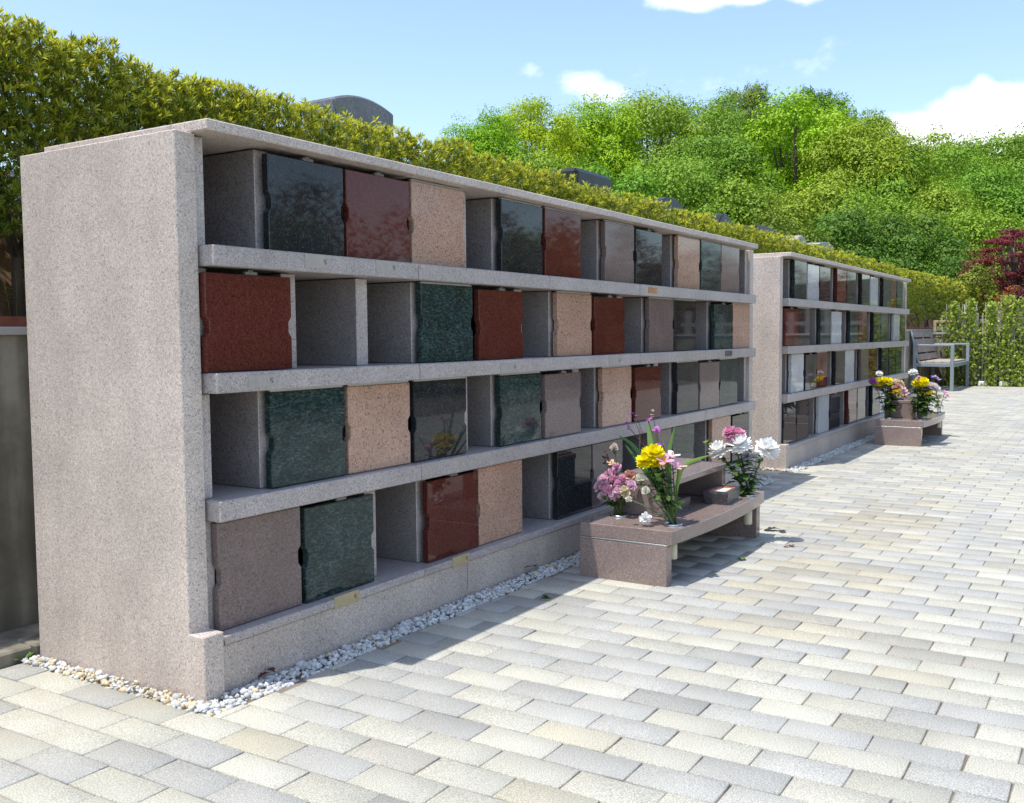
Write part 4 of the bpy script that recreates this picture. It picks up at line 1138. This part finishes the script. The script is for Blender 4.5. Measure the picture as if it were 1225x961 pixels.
def tree(kind, x, y, ztop, width, label, seed, name='broadleaf_tree', group='trees on the wooded hillside', base=None):
    rnd = random.Random(seed)
    zb = hill_h(x, y) - .1 if base is None else base
    s = width*1.10/4.7
    sz = s*1.12
    zb = ztop - (HC + 3.55)*sz
    e = empty(name, (x, y, zb), label, 'tree', group)
    e.rotation_euler = (0, 0, rnd.uniform(0, 6.28)); e.scale = (s, s, sz)
    cm, tm = PROTO[kind]
    c = bpy.data.objects.new('crown', cm); COL.objects.link(c); c.parent = e; c.location = (0,0,HC)
    t = bpy.data.objects.new('trunk', tm); COL.objects.link(t); t.parent = e; t.location = (0,0,HC)
    return e
TREES = [
 ('bright',30.59,19.49,9.60,3.3,'yellow green tree at the left end of the wooded skyline'),
 ('bright2',33.44,18.86,10.80,3.9,'bright yellow green rounded tree, second from the left on the skyline'),
 ('bright',36.61,17.64,11.20,3.9,'bright tree with a lumpy crown under the small wispy cloud'),
 ('mid',39.64,16.69,12.15,5.4,'tall fresh green tree at the left middle of the skyline'),
 ('mid2',44.77,16.22,13.30,5.3,'tall loose crowned green tree in the middle of the skyline with sky showing through'),
 ('dark',52.89,16.69,15.0,5.0,'dark green tree peeping up left of the big yellow green dome'),
 ('dark',56.0,13.6,15.0,4.6,'dark green tree peeping up right behind the big yellow green dome'),
 ('bright2',41.17,10.42,11.55,6.6,'big dome shaped yellow green tree at the centre of the skyline'),
 ('olive',46.61,9.37,12.1,4.4,'olive green tree at the right shoulder of the big dome shaped tree'),
 ('mid2',45.69,6.86,10.5,5.4,'green tree on the skyline just left of the big white cloud base'),
 ('mid',51.09,5.81,10.6,4.6,'green tree at the dip of the skyline under the big white cloud'),
 ('olive',43.7,2.42,10.1,5.0,'yellowish green tree rising at the right end of the skyline'),
 ('mid',45.27,-.9,10.2,5.0,'green tree just beyond the right edge of the skyline'),
 ('olive',26.84,17.64,7.3,3.2,'small tree low at the left end, just above the hedge'),
 ('mid',28.08,15.69,7.6,4.3,'fresh green tree in the second row, above the black flat topped gravestone'),
 ('mid2',29.3,13.74,7.6,4.9,'green tree in the second row, above the gently arched dark gravestone'),
 ('mid',31.46,12.19,7.7,5.0,'green tree in the second row, left below the big dome shaped tree'),
 ('olive',31.72,9.83,7.2,5.2,'olive tree in the second row, directly below the big dome shaped tree'),
 ('olive',31.92,7.58,6.9,4.8,'olive tree in the second row, right below the big dome shaped tree'),
 ('mid2',34.15,5.91,6.9,4.9,'green tree in the second row, below the left edge of the big cloud'),
 ('olive',34.28,3.78,6.6,4.5,'olive tree in the second row, left above the red maple'),
 ('mid',36.54,2.14,7.0,4.4,'green tree in the second row, straight above the red maple'),
 ('mid2',37.69,.0,7.1,4.6,'green tree in the second row past the right edge'),
 ('mid',23.34,9.7,4.85,3.2,'lowest row tree behind the half round gravestone'),
 ('mid2',24.36,8.05,4.6,3.4,'lowest row tree behind the beige rounded gravestone'),
 ('dark',24.32,6.18,4.35,3.3,'dark lowest row tree above the near end of the farther niche wall'),
 ('dark',26.29,4.94,4.5,3.5,'dark lowest row tree above the middle of the farther niche wall'),
 ('dark',27.26,3.39,4.4,3.5,'dark lowest row tree left behind the red maple'),
 ('mid',29.29,2.09,4.7,3.6,'green lowest row tree right behind the red maple'),
 ('mid2',30.3,.3,4.8,3.6,'green lowest row tree past the right of the red maple'),
 ('dark',26.2,2.0,3.0,2.6,'dark bushy tree in the shade left of the red maple'),
 ('olive',38.2,12.9,10.2,4.6,'olive tree half hidden left behind the big dome shaped tree'),
 ('mid',39.2,7.2,9.6,4.4,'green tree half hidden right of the big dome shaped tree, below the skyline'),
 ('mid2',40.2,4.6,8.9,4.4,'green tree half hidden under the big white cloud, below the skyline'),
]
for i, (k, x, y, zt, wd, lb) in enumerate(TREES): tree(k, x, y, zt, wd, lb, 300+i)

# red maple
cm, Cc = crown_mesh('maple_crown', 31, 95, 230, .05, ((.115,.016,.016),(.19,.030,.022)), 1.25, .85, (.14,.26), .32)
cm.materials.append(M['leaf'])
e = empty('red_maple', (24.3, .30, 0), 'dark red leaved maple behind the fence at the right', 'tree')
o = bpy.data.objects.new('crown', cm); COL.objects.link(o); o.parent = e; o.location = (0,0,2.28)
tm = trunk_mesh('maple_trunk', Cc, 2.25, 5, 1.25); o = bpy.data.objects.new('trunk', tm); COL.objects.link(o); o.parent = e; o.location = (0,0,2.28)
# shrubs under the maple
def shrub(name, x, y, z, r, h, pal, label, seed, ls=.06, ncl=26, nl=220, group=None):
    cm, Cc = crown_mesh(name+'_leaves', seed, ncl, nl, ls, pal, r, h/r, (.28,.45))
    cm.materials.append(M['leaf'])
    e = empty(name, (x, y, z), label, 'shrub', group)
    o = bpy.data.objects.new('foliage', cm); COL.objects.link(o); o.parent = e; o.location = (0,0,h*.45)
    t = MB(); t.tube([(0,0,-.02),(0,0,h*.5)], [.03,.012], 6); t.build('stem', M['bark'], e)
    return e
shrub('orange_shrub', 21.6, .2, 0, .55, 1.45, ((.34,.10,.02),(.22,.09,.03)), 'orange leaved shrub below the red maple', 51)
shrub('green_shrub', 22.3, 1.0, 0, .55, 2.1, ((.20,.27,.022),(.13,.20,.022)), 'bright green shrub under the red maple crown', 52)
shrub('dark_red_shrub', 21.0, -.25, 0, .6, 1.6, ((.10,.012,.02),(.07,.03,.02)), 'dark red shrub at the right edge below the maple', 53)

# shrubs and trees on the other side of the paving (seen mirrored in the polished doors)
rp = ((.24,.045,.02),(.12,.09,.03))
e0 = shrub('red_tipped_shrub', 3.5, -7.4, 0, 1.35, 2.2, rp, 'red tipped shrub across the paving, mirrored in the doors', 61, .075, 30, 260, 'red tipped shrubs across the paving')
for x in (6.0, 8.5, 11, 13.6, 16.3, 19, 22, 25, 28, 31.5, 35):
    c = e0.copy(); COL.objects.link(c); c.location = (x, -7.4 + .3*math.sin(x*2), 0); c.rotation_euler = (0,0,x)
    for ch in e0.children:
        k = ch.copy(); COL.objects.link(k); k.parent = c
for i, x in enumerate((3.0, 7.5, 12.0, 17.0, 22, 27, 33, 39)):
    tree(('mid','dark','mid2','olive','dark')[i % 5], x, -13.5 - (i % 2)*1.5, 3.9 + (i % 3)*.4, 4.8, 'green tree across the paving, mirrored in the upper doors', 400+i, group='trees across the paving', base=0)
